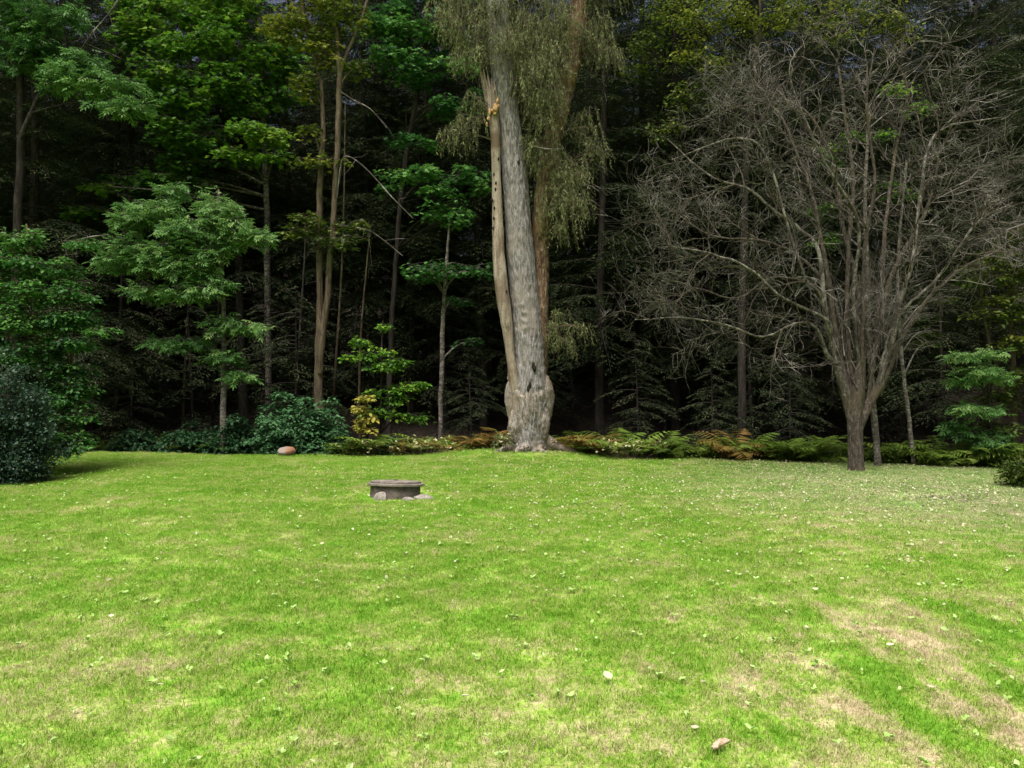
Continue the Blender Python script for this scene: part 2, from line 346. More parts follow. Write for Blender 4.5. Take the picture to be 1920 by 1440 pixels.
lx = np.r_[lx, rng.normal(6.1, .8, 600), rng.normal(.3, 1.0, 250)]; ly = np.r_[ly, rng.normal(11, .5, 600), rng.normal(17.4, .5, 250)]
dens = np.clip((ly - 5) / 7, 0.05, 1)
k_ = (np.abs(lx) < .75 * ly + .5) & (ly < edge(lx)) & (rng.random(len(lx)) < dens); lx, ly = lx[k_], ly[k_]; n = len(lx)
scatter(mb, LEAF, np.c_[lx, ly, height(lx, ly) + rng.uniform(.02, .04, n)], rng.uniform(0, 6.28, n), rng.normal(0, .35, n), rng.normal(0, .5, n), rng.uniform(.016, .042, n), np.where(rng.random(n) < .3, rng.uniform(0, .4, n), rng.uniform(.45, 1, n)))
tag(mb.build('leaf_litter', L_FALLEN, smooth=False), 'small pale fallen leaves strewn over the lawn under the bare tree', 'fallen leaves', kind='stuff')

# ------------------------------------------------------------------ foliage pads and trees
def pad(mb, tw, c, rx, ry, rz, nsub, nleaf, tmpl, size, mode='flat', flat=.12, subr=.3, root=None, base=.5, spread=.2, mat=0):
    """a bough's worth of leaves: small layered clumps filling an ellipsoid, each on its own twig from the root"""
    c = np.asarray(c, float); root = c - [0, 0, rz * .5] if root is None else root
    d = rng.normal(size=(nsub, 3)); d /= np.linalg.norm(d, axis=1)[:, None]
    q = c + d * (rng.random(nsub) ** .45)[:, None] * [rx, ry, rz]
    for s in q:
        r_ = subr * rng.uniform(.6, 1.35); n = max(3, int(nleaf * rng.uniform(.6, 1.4)))
        out = s - root; out[2] = 0; on = np.linalg.norm(out) + 1e-6; yaw0 = math.atan2(-out[0], out[1])
        tone = np.clip(base + rng.normal(0, spread), .02, .98)
        ang = rng.uniform(0, 6.28, n); rad = r_ * np.sqrt(rng.random(n))
        if mode == 'hang':
            m = max(2, n // 9); 
            a0 = rng.uniform(0, 6.28, m); r0 = r_ * np.sqrt(rng.random(m)); ln = rng.uniform(.25, .6, m)
            ti = rng.integers(0, m, n); u = rng.random(n)
            bow = np.c_[np.cos(a0), np.sin(a0)]
            p = np.c_[s[0] + bow[ti, 0] * (r0[ti] + .15 * u), s[1] + bow[ti, 1] * (r0[ti] + .15 * u), s[2] + .1 - u ** 1.3 * ln[ti]]
            scatter(mb, tmpl, p, rng.uniform(0, 6.28, n), rng.normal(R(-50), R(30), n), rng.normal(0, .8, n), size * rng.uniform(.6, 1.3, n), np.clip(tone + rng.normal(0, .15, n), 0, 1), mat)
            if tw is not None:
                for k in range(m):
                    uu = np.linspace(0, 1, 4)
                    tube(tw, np.c_[s[0] + bow[k, 0] * (r0[k] + .15 * uu), s[1] + bow[k, 1] * (r0[k] + .15 * uu), s[2] + .1 - uu ** 1.3 * ln[k]], .003, 3)
        else:
            p = np.c_[s[0] + np.cos(ang) * rad, s[1] + np.sin(ang) * rad, s[2] + rng.normal(0, flat * r_ * 1.2, n) - .5 * rad ** 2 / max(r_, .1)]
            yaw = ang - math.pi / 2 + rng.normal(0, .6, n); 
            pit = rng.normal(R(-14), R(20), n)
            if mode == 'bushy': pit = rng.normal(R(5), R(38), n); p[:, 2] += rng.normal(0, .35 * r_, n)
            scatter(mb, tmpl, p, yaw, pit, rng.normal(0, .35, n), size * rng.uniform(.6, 1.25, n), np.clip(tone + rng.normal(0, .13, n), 0, 1), mat)
        if tw is not None:
            mid = (root + s) / 2 + [0, 0, .12 * on]
            tube(tw, curve([root, mid, s], 5), np.linspace(.009, .004, 5), 3)
            for k in range(3):
                e = s + np.array([math.cos(k * 2.1 + on * 9), math.sin(k * 2.1 + on * 9), -.15]) * r_ * .8
                tube(tw, np.array([s, (s + e) / 2 + [0, 0, .02], e]), [.004, .003, .002], 3)

def stem(mb, pts, sides=8, n=24, rough=.06):
    """pts: rows of x, y, z, radius"""
    c = curve(pts, n); c[:, :3] += np.c_[rng.normal(0, .25, n), rng.normal(0, .25, n), np.zeros(n)] * c[:, 3:4] * .5
    ph = rng.uniform(0, 6.28, 3)
    tube(mb, c[:, :3], c[:, 3], sides, disp=lambda s, a: 1 + rough * np.sin(3 * a + ph[0] + 9 * s) + rough * .7 * np.sin(5 * a + ph[1] - 17 * s), cap=True)
    return c

def px_stem(rows, Y):
    """rows of (px, py, width_px); Y depth or per-row"""
    out = []
    for i, r_ in enumerate(rows):
        yy = Y if np.isscalar(Y) else Y[i]; out.append([*P(r_[0], r_[1], yy), r_[2] * yy / F / 2])
    return out

def leafy(name, label, cat, stems, pads, leafmat, barkmat, tmpl, size, dens=1, mode='flat', subr=.3, nleaf=26, group=None, flat=.12, ry=None, base=.5):
    """stems: list of rows lists (first one is the trunk, in world coordinates); pads: (px, py, rxpx, rypx, Y, tone)"""
    b0 = np.array(stems[0][0][:3]); b0[2] = ground_z(b0[0], b0[1]); t = thing(name, label, cat, b0, group=group)
    mt = MB(); cs = []
    for s_ in stems:
        s_ = [list(q) for q in s_]
        cs.append(stem(mt, s_, 9, max(10, 4 * len(s_))))
    allc = np.vstack(cs)
    ml = MB(); mw = MB(); nw = 0
    for pd in pads:
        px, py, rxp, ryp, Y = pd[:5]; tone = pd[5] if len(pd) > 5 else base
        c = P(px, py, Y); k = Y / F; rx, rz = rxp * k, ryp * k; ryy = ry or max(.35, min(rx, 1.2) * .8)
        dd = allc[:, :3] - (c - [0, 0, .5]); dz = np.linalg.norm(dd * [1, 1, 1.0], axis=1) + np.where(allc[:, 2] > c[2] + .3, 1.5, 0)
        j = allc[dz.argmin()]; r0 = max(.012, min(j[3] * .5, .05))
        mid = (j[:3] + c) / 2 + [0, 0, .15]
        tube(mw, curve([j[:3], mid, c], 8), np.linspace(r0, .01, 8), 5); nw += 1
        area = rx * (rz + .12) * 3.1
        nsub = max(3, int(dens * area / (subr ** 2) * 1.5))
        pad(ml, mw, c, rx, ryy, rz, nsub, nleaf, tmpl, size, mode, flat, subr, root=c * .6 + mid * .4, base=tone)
    off = Vector(-b0)
    for mbb, nm, mat in ((mt, 'trunk', barkmat), (mw, 'branches', barkmat), (ml, 'crown', leafmat)):
        if mbb.n:
            for v in mbb.v: v -= b0
            mbb.build(nm, mat, t, smooth=(nm != 'crown'))
    return t

# ------------------------------------------------------------------ the big willow with its dead stem
def willow():
    Y = 18.0
    b0 = P(997, 853, Y); b0[2] = ground_z(b0[0], b0[1]) - .02
    t = thing('willow_tree', 'big old willow with furrowed grey trunk and a broken dead stem, on the lawn edge', 'tree', b0)
    def loft(rows, sides, n, fn, mat, name, parent=t, jag=False):
        c = curve(px_stem([r_[:3] for r_ in rows], [r_[3] if len(r_) > 3 else Y for r_ in rows]), n)
        mbx = MB(); p = c[:, :3] - b0
        tube(mbx, p, c[:, 3], sides, disp=fn, cap=True)
        return mbx.build(name, mat, parent), c
    sd = [100]
    def furrow(fr, amp, lump=.05, ns=40):
        sd[0] += 5; n1 = vnoise(ns, fr, sd[0]); n2 = vnoise(int(ns * 1.6), fr * 2, sd[0] + 1); n3 = vnoise(max(3, ns // 5), 4, sd[0] + 2); n4 = vnoise(max(4, ns // 2), 9, sd[0] + 3)
        return lambda s, a: 1 + amp * 2.2 * (np.abs(n1(s, a + 2.2 * s) - .5) * -1.4 + .35) + amp * .9 * (n2(s, a) - .5) + lump * 2 * (n3(s, a) - .5) + lump * (n4(s, a) - .5)
    main, cm = loft([(905, -260, 34), (920, -120, 38), (931, 0, 40), (941, 130, 42), (956, 250, 43), (967, 350, 46), (974, 450, 48), (983, 550, 50), (989, 620, 55), (993, 690, 60), (993, 760, 68), (992, 820, 64), (994, 862, 68)],
                    110, 420, furrow(38, .06, .03, 55), BK_WILLOW, 'trunk')
    loft([(1100, -260, 26, 18.2), (1092, -80, 32, 18.2), (1084, 30, 34, 18.2), (1074, 100, 34, 18.2), (1056, 180, 34, 18.2), (1038, 250, 36, 18.2), (1024, 330, 34, 18.2), (1015, 420, 32, 18.2), (1014, 480, 30, 18.2), (1015, 560, 28, 18.15), (1013, 640, 28, 18.1), (1008, 740, 30, 18.1), (1004, 830, 30, 18.1)],
         60, 260, furrow(20, .13, .1, 60), BK_WILLOW_BROWN, 'side_trunk')
    base, cb = loft([(991, 640, 30, 18.07), (991, 690, 52, 18.07), (992, 715, 68, 18.07), (994, 745, 80, 18.07), (993, 775, 78, 18.07), (991, 800, 72, 18.07), (990, 825, 66, 18.07), (992, 842, 68, 18.07), (996, 854, 78, 18.07), (996, 868, 104, 18.07)],
         96, 170, furrow(24, .09, .07, 8), BK_BURL, 'burl')
    mb = MB()
    for (x, y, rx_, ry_, yy) in ((961, 752, 15, 34, 17.98), (1022, 745, 18, 36, 17.98), (966, 800, 13, 26, 17.8), (1019, 792, 12, 26, 17.8), (984, 842, 12, 9, 17.62), (958, 707, 8, 9, 17.85)):
        c = curve(px_stem([(x - 3, y - ry_ * 1.3, 2), (x - 2, y - ry_, rx_ * 1.1), (x, y - ry_ * .3, rx_ * 1.9), (x + 1, y + ry_ * .3, rx_ * 1.85), (x + 2, y + ry_, rx_ * 1.1), (x + 3, y + ry_ * 1.3, 2)], yy), 28)
        tube(mb, c[:, :3] - b0, c[:, 3], 26, disp=furrow(13, .14, .16, 9))
    mb.build('burl', BK_BURL, t)
    # roots
    mb = MB()
    for dx, dy, ln in ((.75, -.1, 1), (-.75, -.15, 1), (.3, -.5, .8), (-.35, -.45, .9), (.6, .3, .8), (-.6, .4, .8), (1.15, -.25, .7)):
        e = np.array([dx, dy, 0]); rows = []
        for u, rr_, hh in ((.15, .13, .34), (.45, .1, .12), (.75, .06, .04), (1.15, .03, -.03)):
            q = b0 + e * u; rows.append([*(np.array([q[0] + .05 * math.sin(u * 6), q[1], ground_z(q[0], q[1]) + hh]) - b0), rr_])
        c = curve(rows, 14); tube(mb, c[:, :3], c[:, 3], 12, disp=furrow(7, .15, .1, 8))
    mb.build('roots', BK_BURL, t)
    # the dead stem: bare, with a splintered top
    rows = [(920, 172, 20, 17.75), (924, 205, 20, 17.75), (928, 250, 17, 17.75), (930, 320, 16, 17.75), (933, 400, 19, 17.75), (935, 480, 22, 17.75), (940, 540, 24, 17.75), (949, 600, 22, 17.75), (957, 660, 17, 17.78), (964, 715, 18, 17.8), (970, 760, 14, 17.85)]
    ds, cd = loft(rows, 30, 120, furrow(7, .07, .09, 26), WOOD_DEAD, 'dead_stem')
    mb = MB()
    for x0, x1, y1, w_, yy in ((913, 898, 116, 8, 17.75), (917, 905, 122, 7, 17.72), (921, 914, 134, 7, 17.75), (925, 921, 146, 7, 17.78), (930, 927, 152, 7, 17.77)):
        c = curve(px_stem([(x0 + 1, 205, w_), (x0 - 1, 180, w_), ((x0 + x1) / 2 - 1, (180 + y1) / 2, w_ * .85), (x1, y1, 1)], yy), 10)
        tube(mb, c[:, :3] - b0, c[:, 3], 6, disp=lambda s, a: 1 + .2 * np.sin(2 * a + 5 * s))
    mb.build('splinters', WOOD_DEAD, ds)
    # woodpecker holes (dark blobs, the shade inside put into their colour), shelf fungus, loose bark along the inner side
    m_hole_knot = bark_mat('hole_shade_knot_wood', [(.01, .008, .006), (.02, .015, .01), (.035, .025, .018)], 30, 1, .5)
    def blobm(c, r_, sc=(1, 1, 1), seg=8):
        mbb = MB(); th = np.linspace(0, math.pi, seg); a = np.arange(seg) / seg * 6.283
        v = np.stack([np.sin(th)[:, None] * np.cos(a), np.sin(th)[:, None] * np.sin(a), np.cos(th)[:, None] + 0 * a], -1) * r_ * np.array(sc) * (1 + .12 * rng.normal(size=(seg, seg, 1)))
        i = (np.arange(seg - 1)[:, None] * seg + np.arange(seg)).ravel(); j = (np.arange(seg - 1)[:, None] * seg + (np.arange(seg) + 1) % seg).ravel()
        mbb.add(v.reshape(-1, 3) + c, np.stack([i, i + seg, j + seg, j], 1)); return mbb
    for x, y in ((926, 329), (929, 357), (924, 378), (927, 392), (926, 411), (935, 300), (925, 430), (945, 562), (950, 548), (930, 345)):
        k = np.abs(cd[:, 2] - P(0, y, 17.75)[2]).argmin(); q = P(x, y, 17.75) ; q[1] = cd[k, 1] - cd[k, 3] * .93
        blobm(q - b0, .028, (.75, .5, 1.4)).build('hole', m_hole_knot, ds)
    for x, y in ((972, 690 - 378), (993, 722), (999, 686), (1002, 692), (990, 728)):
        k = np.abs(cm[:, 2] - P(0, y, 18)[2]).argmin(); q = P(x, y, Y); q[1] = cm[k, 1] - cm[k, 3] * (.93 if y < 600 else 1.02)
        blobm(q - b0, .05, (.7, .5, 1.5)).build('knot', m_hole_knot, main)
    m_fun = bark_mat('shelf_fungus', [(.12, .06, .02), (.4, .24, .09), (.62, .48, .3)], 30, 1, .4)
    for x, y, r_ in ((933, 190, .06), (934, 199, .05), (929, 203, .085), (923, 208, .06), (918, 211, .07), (916, 222, .05), (913, 233, .045), (928, 213, .05)):
        blobm(P(x, y, 17.6) - b0, r_, (rng.uniform(.5, 1.0), .6, rng.uniform(.5, 1.5)), 7).build('shelf_fungus', m_fun, t)
    mb = MB()
    for k in range(26):
        u = rng.uniform(.35, .95); j = cd[int(u * 119)]; r_ = rng.uniform(.02, .05)
        q = j[:3] + [j[3] * .75, -j[3] * .45, 0]
        mb2 = blobm(q - b0, r_, (.6, .5, 2.0)); mb.add(mb2.v[0], mb2.f4[0])
    tag(mb.build('loose_bark', BK_WILLOW_BROWN, ds), kind='stuff')
    # limbs high up, carrying the foliage
    ml, mw = MB(), MB()
    pads = [(860, 30, 45, 45, 17.6, .55), (885, 80, 40, 45, 17.5, .6), (840, 10, 40, 25, 17.9, .5), (930, 30, 45, 50, 18.3, .55), (965, 90, 40, 50, 18.5, .5), (1010, 40, 50, 50, 17.6, .55), (1045, 60, 30, 60, 17.6, .55),
            (1110, 60, 45, 55, 17.9, .55), (1135, 95, 25, 30, 17.9, .5), (1020, 130, 50, 60, 17.4, .55), (990, 190, 26, 45, 18.3, .5), (1025, 210, 34, 50, 17.5, .6), (1010, 270, 35, 40, 17.6, .5), (1055, 320, 48, 35, 17.6, .55),
            (1040, 375, 42, 42, 17.5, .6), (1075, 370, 30, 40, 17.8, .55), (1055, 420, 30, 22, 17.6, .55), (1100, 240, 22, 35, 18, .5), (1120, 300, 20, 25, 18, .45), (870, 225, 34, 22, 17.4, .6), (890, 195, 22, 14, 17.5, .45), (845, 250, 16, 12, 17.4, .55),
            (1045, 605, 17, 38, 17.7, .5), (1058, 640, 16, 22, 17.7, .55), (1078, 610, 16, 10, 17.7, .5), (948, 815, 6, 22, 17.7, .6), (925, 15, 32, 40, 17.5, .5), (960, 75, 30, 36, 17.45, .55), (935, 75, 22, 26, 17.4, .45), (968, 160, 16, 40, 17.5, .5), (1000, -60, 90, 60, 18, .5), (880, -60, 70, 50, 18, .5), (1120, -50, 60, 60, 18, .5)]
    crR = curve(px_stem([(1092, -80, 32), (1074, 100, 34), (1038, 250, 36), (1015, 420, 32), (1013, 640, 28)], 18.2), 60)
    allc = np.vstack([cm, crR])
    for px, py, rxp, ryp, yy, tone in pads:
        c = P(px, py, yy); k = yy / F
        j = allc[(np.linalg.norm(allc[:, :3] - (c - [0, 0, .35]), axis=1)).argmin()]
        mid = (j[:3] + c) / 2 + [0, 0, .12]
        tube(mw, curve([j[:3], mid, c], 7), np.linspace(.025, .008, 7), 5)
        pad(ml, mw, c, rxp * k, .45, ryp * k, max(4, int(rxp * ryp * .012)), 72, NARROW, .085, 'hang', root=mid, base=tone, subr=.2, spread=.14)
    for v in ml.v + mw.v: v -= b0
    mw.build('branches', BK_BROWN, t); ml.build('crown', L_WILLOW, t, smooth=False)
    # dead hanging twigs to the right of the crown and the crooked dead limb over the right trunk
    mb = MB()
    for k in range(16):
        s0 = P(rng.uniform(1075, 1110), rng.uniform(260, 420), 17.9); d_ = np.array([rng.uniform(.2, .9), rng.uniform(-.3, .2), -rng.uniform(.1, .5)])
        tube(mb, curve([s0, s0 + d_ * .5 + [0, 0, .06], s0 + d_ * .8], 6) - b0, np.linspace(.007, .003, 6), 3)
    c = curve(px_stem([(1000, 275, 4), (1030, 280, 3), (1058, 278, 1)], 17.3), 6); tube(mb, c[:, :3] - b0, c[:, 3], 4)
    tag(mb.build('dead_twigs', TWIG, t), kind='stuff')
willow()

# ------------------------------------------------------------------ the bare, twiggy tree on the right
def bare_tree():
    Y = 14.6; b0 = P(1606, 886, Y); b0[2] = ground_z(b0[0], b0[1]) - .02
    t = thing('bare_tree', 'wide leafless many stemmed tree with a short dark trunk and tangled grey twigs', 'tree', b0)
    mt = MB(); mk = MB(); mw = MB(); mp_ = MB()
    def st(rows, Ys, n=26, sides=9, mb_=mt):
        c = curve(px_stem(rows, Ys), n); ph = rng.uniform(0, 6, 2)
        c[:, :3] += rng.normal(0, .006, (n, 3)) * (c[:, 3:4] < .07)
        tube(mb_, c[:, :3] - b0, c[:, 3], sides, disp=lambda s, a: 1 + .06 * np.sin(3 * a + 4 * s + ph[0]) + .05 * np.sin(5 * a - 5 * s + ph[1]), cap=True); return c
    st([(1607, 893, 38), (1606, 880, 30), (1605, 850, 27), (1604, 820, 27), (1603, 795, 28), (1604, 770, 29), (1607, 740, 27), (1612, 700, 20), (1616, 650, 12)], Y, 40, 20)
    st([(1603, 815, 18), (1597, 785, 20), (1590, 755, 19), (1580, 720, 17), (1570, 690, 14), (1562, 650, 10)], Y, 30, 14)
    st([(1606, 810, 17), (1615, 785, 20), (1630, 755, 18), (1650, 720, 16), (1668, 685, 13), (1680, 640, 9)], Y, 30, 14)
    mains = [
        ([(1600, 745, 18), (1570, 690, 14), (1548, 660, 10), (1530, 615, 8), (1495, 605, 7), (1430, 632, 6), (1370, 612, 5), (1290, 596, 4), (1190, 600, 2)], 14.2),
        ([(1590, 740, 22), (1560, 660, 17), (1545, 560, 14), (1535, 470, 11), (1500, 430, 10), (1440, 385, 8), (1400, 352, 7), (1330, 330, 5), (1250, 260, 3)], 14.1),
        ([(1596, 735, 20), (1570, 640, 16), (1552, 520, 13), (1530, 400, 10), (1515, 340, 9), (1470, 230, 7), (1440, 190, 5), (1400, 130, 3)], 14.7),
        ([(1604, 735, 20), (1590, 620, 15), (1590, 480, 12), (1600, 340, 9), (1582, 200, 8), (1570, 110, 4)], 15.0),
        ([(1612, 735, 20), (1618, 600, 13), (1622, 460, 11), (1640, 340, 9), (1625, 200, 7), (1640, 90, 4)], 14.3),
        ([(1625, 740, 22), (1645, 640, 16), (1665, 540, 13), (1690, 480, 12), (1730, 410, 11), (1752, 340, 7), (1760, 240, 5), (1730, 130, 3)], 14.6),
        ([(1640, 725, 22), (1670, 650, 16), (1690, 560, 13), (1712, 480, 10), (1735, 300, 8), (1770, 240, 6), (1880, 220, 3)], 14.1),
        ([(1650, 715, 18), (1690, 640, 12), (1740, 560, 9), (1810, 500, 7), (1870, 470, 4), (1910, 430, 2)], 14.9),
        ([(1585, 720, 14), (1560, 650, 11), (1550, 600, 9), (1470, 560, 7), (1400, 500, 6), (1310, 470, 4), (1225, 462, 2)], 13.8),
        ([(1598, 720, 14), (1575, 600, 12), (1540, 520, 9), (1480, 470, 8), (1420, 450, 6), (1330, 440, 5), (1240, 380, 3)], 15.4),
        ([(1610, 720, 14), (1610, 560, 12), (1580, 420, 9), (1560, 300, 8), (1500, 200, 6), (1390, 200, 4), (1300, 230, 2)], 15.6),
        ([(1630, 720, 14), (1650, 560, 12), (1660, 420, 10), (1680, 280, 8), (1700, 160, 6), (1650, 80, 3)], 15.5),
        ([(1590, 715, 12), (1560, 640, 10), (1540, 560, 8), (1500, 500, 7), (1440, 300, 6), (1380, 260, 5), (1260, 300, 2)], 13.9),
        ([(1640, 715, 12), (1680, 600, 9), (1760, 520, 7), (1830, 420, 6), (1900, 380, 3)], 13.9),
        ([(1615, 700, 12), (1600, 560, 10), (1610, 420, 9), (1560, 330, 8), (1520, 250, 6), (1480, 130, 4), (1520, 70, 2)], 13.9),
        ([(1590, 700, 10), (1560, 600, 8), (1530, 540, 7), (1450, 520, 6), (1380, 560, 5), (1300, 540, 3), (1260, 580, 2)], 14.9)]
    def child(p0, dir0, ln, r0, lev, grav):
        n = 8 if lev < 2 else 5
        d_ = dir0 / (np.linalg.norm(dir0) + 1e-9); pts = [p0]; st_ = ln / (n - 1)
        bend = rng.normal(0, .22, 3)
        for k in range(n - 1):
            d_ = d_ + bend * .35 + rng.normal(0, .13 + .03 * lev, 3) + [0, 0, grav * .12]; d_ /= np.linalg.norm(d_)
            pts.append(pts[-1] + d_ * st_)
        pts = np.array(pts)
        tube(mk if lev < 2 else mw, pts - b0, np.linspace(r0, max(.0022, r0 * .35), n), 5 if lev < 2 else 3)
        if lev >= 3: return
        cnt = {1: 8, 2: 5}[lev]
        for k in range(cnt):
            u = rng.uniform(.2, 1) * (n - 1); i0 = min(int(u), n - 2); q = pts[i0] + (pts[i0 + 1] - pts[i0]) * (u - i0)
            dd = pts[i0 + 1] - pts[i0]; dd /= np.linalg.norm(dd); side = np.cross(dd, rng.normal(size=3)); side /= np.linalg.norm(side) + 1e-9
            child(q, dd * rng.uniform(.35, 1) + side * rng.uniform(.5, 1.1), ln * rng.uniform(.3, .62), max(.0025, r0 * .5), lev + 1, rng.normal(0, .6))
    for rows, yy in mains:
        m_ = len(rows); off = rng.uniform(-.9, .9); Ys = [Y + (yy - Y) * min(1, k / 3) + off * max(0, (k - 2) / m_) for k in range(m_)]
        rows = [(a_, b_, w_ * (.62 if q_ < 2 else .7)) for q_, (a_, b_, w_) in enumerate(rows)]; rows[0] = (rows[0][0], rows[0][1] + 25, 6); c = st(rows, Ys, 30, 7, mp_ if yy < 14.25 else mk)
        for k in range(12):
            i0 = int(rng.uniform(.34, 1) ** .85 * 29); i0 = min(i0, 28); q = c[i0, :3]; dd = c[min(29, i0 + 1), :3] - c[i0 - 1, :3]; dd /= np.linalg.norm(dd)
            side = np.cross(dd, rng.normal(size=3)); side /= np.linalg.norm(side) + 1e-9
            child(q, dd * rng.uniform(.3, .9) + side * rng.uniform(.5, 1) + [0, 0, .15], rng.uniform(.7, 1.7), min(c[i0, 3] * .6, .013) + .002, 1, rng.normal(.2, .7))
    for k in range(60):                                           # upright shoots crowding the fork
        x = rng.normal(1618, 30); y0 = rng.uniform(600, 740) ; p0 = P(np.clip(x, 1560, 1680), y0, Y + rng.uniform(-.3, .3))
        ln = rng.uniform(.7, 2.3); d_ = np.array([(x - 1618) / 260 + rng.normal(0, .12), rng.normal(0, .15), 1.0])
        child(p0, d_, ln, rng.uniform(.005, .011), 2 if rng.random() < .6 else 1, .1)
    mt.build('trunk', BK_APPLE, t); mk.build('branches', BK_APPLE, t); mp_.build('pale_branches', BK_PALEB, t)
    mw.build('twigs', TWIG, t)
bare_tree()

# ------------------------------------------------------------------ leafy trees and shrubs standing at the lawn's far edge
def up(px, rows, Y): return px_stem(rows, Y)
leafy('forked_tree', 'slender tree forking low into two brown stems behind the rounded dark bush', 'tree',
      [px_stem([(598, 850, 20), (598, 728, 17), (599, 650, 17), (600, 560, 13), (598, 440, 12), (600, 320, 11), (606, 240, 9), (600, 150, 7), (575, 60, 7), (560, -60, 5)], 21.5),
       px_stem([(600, 700, 9), (604, 640, 12), (613, 560, 12), (622, 450, 11), (632, 300, 11), (635, 180, 11), (636, 130, 10), (632, 60, 8), (622, -60, 7)], 21.4),
       px_stem([(637, 140, 8), (655, 90, 7), (680, 30, 6), (705, -60, 5)], 21.4)],
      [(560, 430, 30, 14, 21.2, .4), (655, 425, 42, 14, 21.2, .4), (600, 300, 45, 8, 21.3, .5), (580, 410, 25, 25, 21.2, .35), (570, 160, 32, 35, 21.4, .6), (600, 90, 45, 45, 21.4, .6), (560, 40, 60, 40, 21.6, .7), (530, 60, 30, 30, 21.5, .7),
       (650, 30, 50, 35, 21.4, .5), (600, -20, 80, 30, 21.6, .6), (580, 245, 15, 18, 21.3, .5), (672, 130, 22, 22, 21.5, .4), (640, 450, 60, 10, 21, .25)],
      L_OLIVE, BK_BROWN, MAPLE, .11, 1.0, subr=.26, nleaf=18)
# arching dead branches that hang from it
mb = MB()
leafy('young_ash_tree', 'young tree with thin pale trunk and bright feathery leaves left of the forked tree', 'tree',
      [px_stem([(419, 860, 13), (419, 790, 12), (420, 700, 10), (419, 600, 9), (416, 520, 8), (415, 470, 7), (412, 400, 5), (410, 355, 3)], 19.6),
       px_stem([(415, 500, 5), (380, 470, 5), (330, 430, 4), (270, 400, 3)], 19.4), px_stem([(418, 545, 4), (360, 530, 4), (290, 520, 3), (230, 490, 2)], 19.4)],
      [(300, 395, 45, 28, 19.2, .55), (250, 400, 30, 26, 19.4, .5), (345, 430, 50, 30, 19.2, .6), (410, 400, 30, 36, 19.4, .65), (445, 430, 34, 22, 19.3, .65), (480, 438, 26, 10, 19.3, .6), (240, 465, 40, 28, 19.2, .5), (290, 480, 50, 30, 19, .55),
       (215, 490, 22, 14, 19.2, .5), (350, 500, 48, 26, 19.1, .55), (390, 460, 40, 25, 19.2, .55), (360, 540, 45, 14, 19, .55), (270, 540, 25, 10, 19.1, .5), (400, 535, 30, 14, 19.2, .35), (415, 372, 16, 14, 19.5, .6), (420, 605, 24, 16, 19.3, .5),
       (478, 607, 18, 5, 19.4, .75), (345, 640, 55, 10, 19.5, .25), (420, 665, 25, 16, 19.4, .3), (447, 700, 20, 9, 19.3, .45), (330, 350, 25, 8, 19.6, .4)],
      L_ASH, BK_PALE, PINNATE, .22, 1.6, subr=.24, nleaf=13)
leafy('green_maple_tree', 'tall vivid green tree with a pale straight stem, left of the forked tree', 'tree',
      [px_stem([(504, 820, 14), (502, 640, 12), (501, 420, 11), (497, 300, 10), (490, 120, 9), (480, -80, 7)], 24.5),
       px_stem([(495, 260, 8), (430, 200, 7), (350, 160, 6), (280, 100, 4)], 24)],
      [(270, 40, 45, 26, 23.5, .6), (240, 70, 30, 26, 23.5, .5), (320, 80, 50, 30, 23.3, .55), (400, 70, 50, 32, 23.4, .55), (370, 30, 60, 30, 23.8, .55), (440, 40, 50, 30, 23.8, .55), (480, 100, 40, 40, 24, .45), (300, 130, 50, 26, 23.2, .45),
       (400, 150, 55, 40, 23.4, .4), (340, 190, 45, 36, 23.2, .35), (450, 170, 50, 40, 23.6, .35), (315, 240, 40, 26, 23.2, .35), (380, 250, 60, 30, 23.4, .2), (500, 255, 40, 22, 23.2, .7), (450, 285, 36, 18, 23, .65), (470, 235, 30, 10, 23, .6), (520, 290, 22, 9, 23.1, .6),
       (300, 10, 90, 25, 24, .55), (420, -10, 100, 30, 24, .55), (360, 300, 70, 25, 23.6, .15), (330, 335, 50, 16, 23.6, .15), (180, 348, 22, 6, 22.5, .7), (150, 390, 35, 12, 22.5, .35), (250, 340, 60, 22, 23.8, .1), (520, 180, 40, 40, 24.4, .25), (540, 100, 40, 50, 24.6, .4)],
      L_VIVID, BK_PALE, MAPLE, .14, 1.5, subr=.32, nleaf=22)
leafy('sumac_tree', 'tree reaching in from the far left with one bright drooping feathery bough high up', 'tree',
      [px_stem([(20, 860, 22), (30, 500, 18), (40, 250, 14), (30, 0, 10), (20, -150, 8)], 21), px_stem([(38, 260, 9), (90, 150, 7), (150, 130, 5), (220, 170, 3)], 20.5)],
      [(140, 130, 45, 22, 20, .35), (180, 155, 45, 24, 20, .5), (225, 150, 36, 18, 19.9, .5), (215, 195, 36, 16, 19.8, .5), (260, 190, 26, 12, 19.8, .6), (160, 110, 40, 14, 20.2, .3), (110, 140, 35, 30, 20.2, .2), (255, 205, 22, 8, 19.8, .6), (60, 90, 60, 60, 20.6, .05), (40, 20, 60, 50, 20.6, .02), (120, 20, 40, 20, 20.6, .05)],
      L_ASH, BK_DARK, PINNATE, .26, 1.0, subr=.24, nleaf=10)
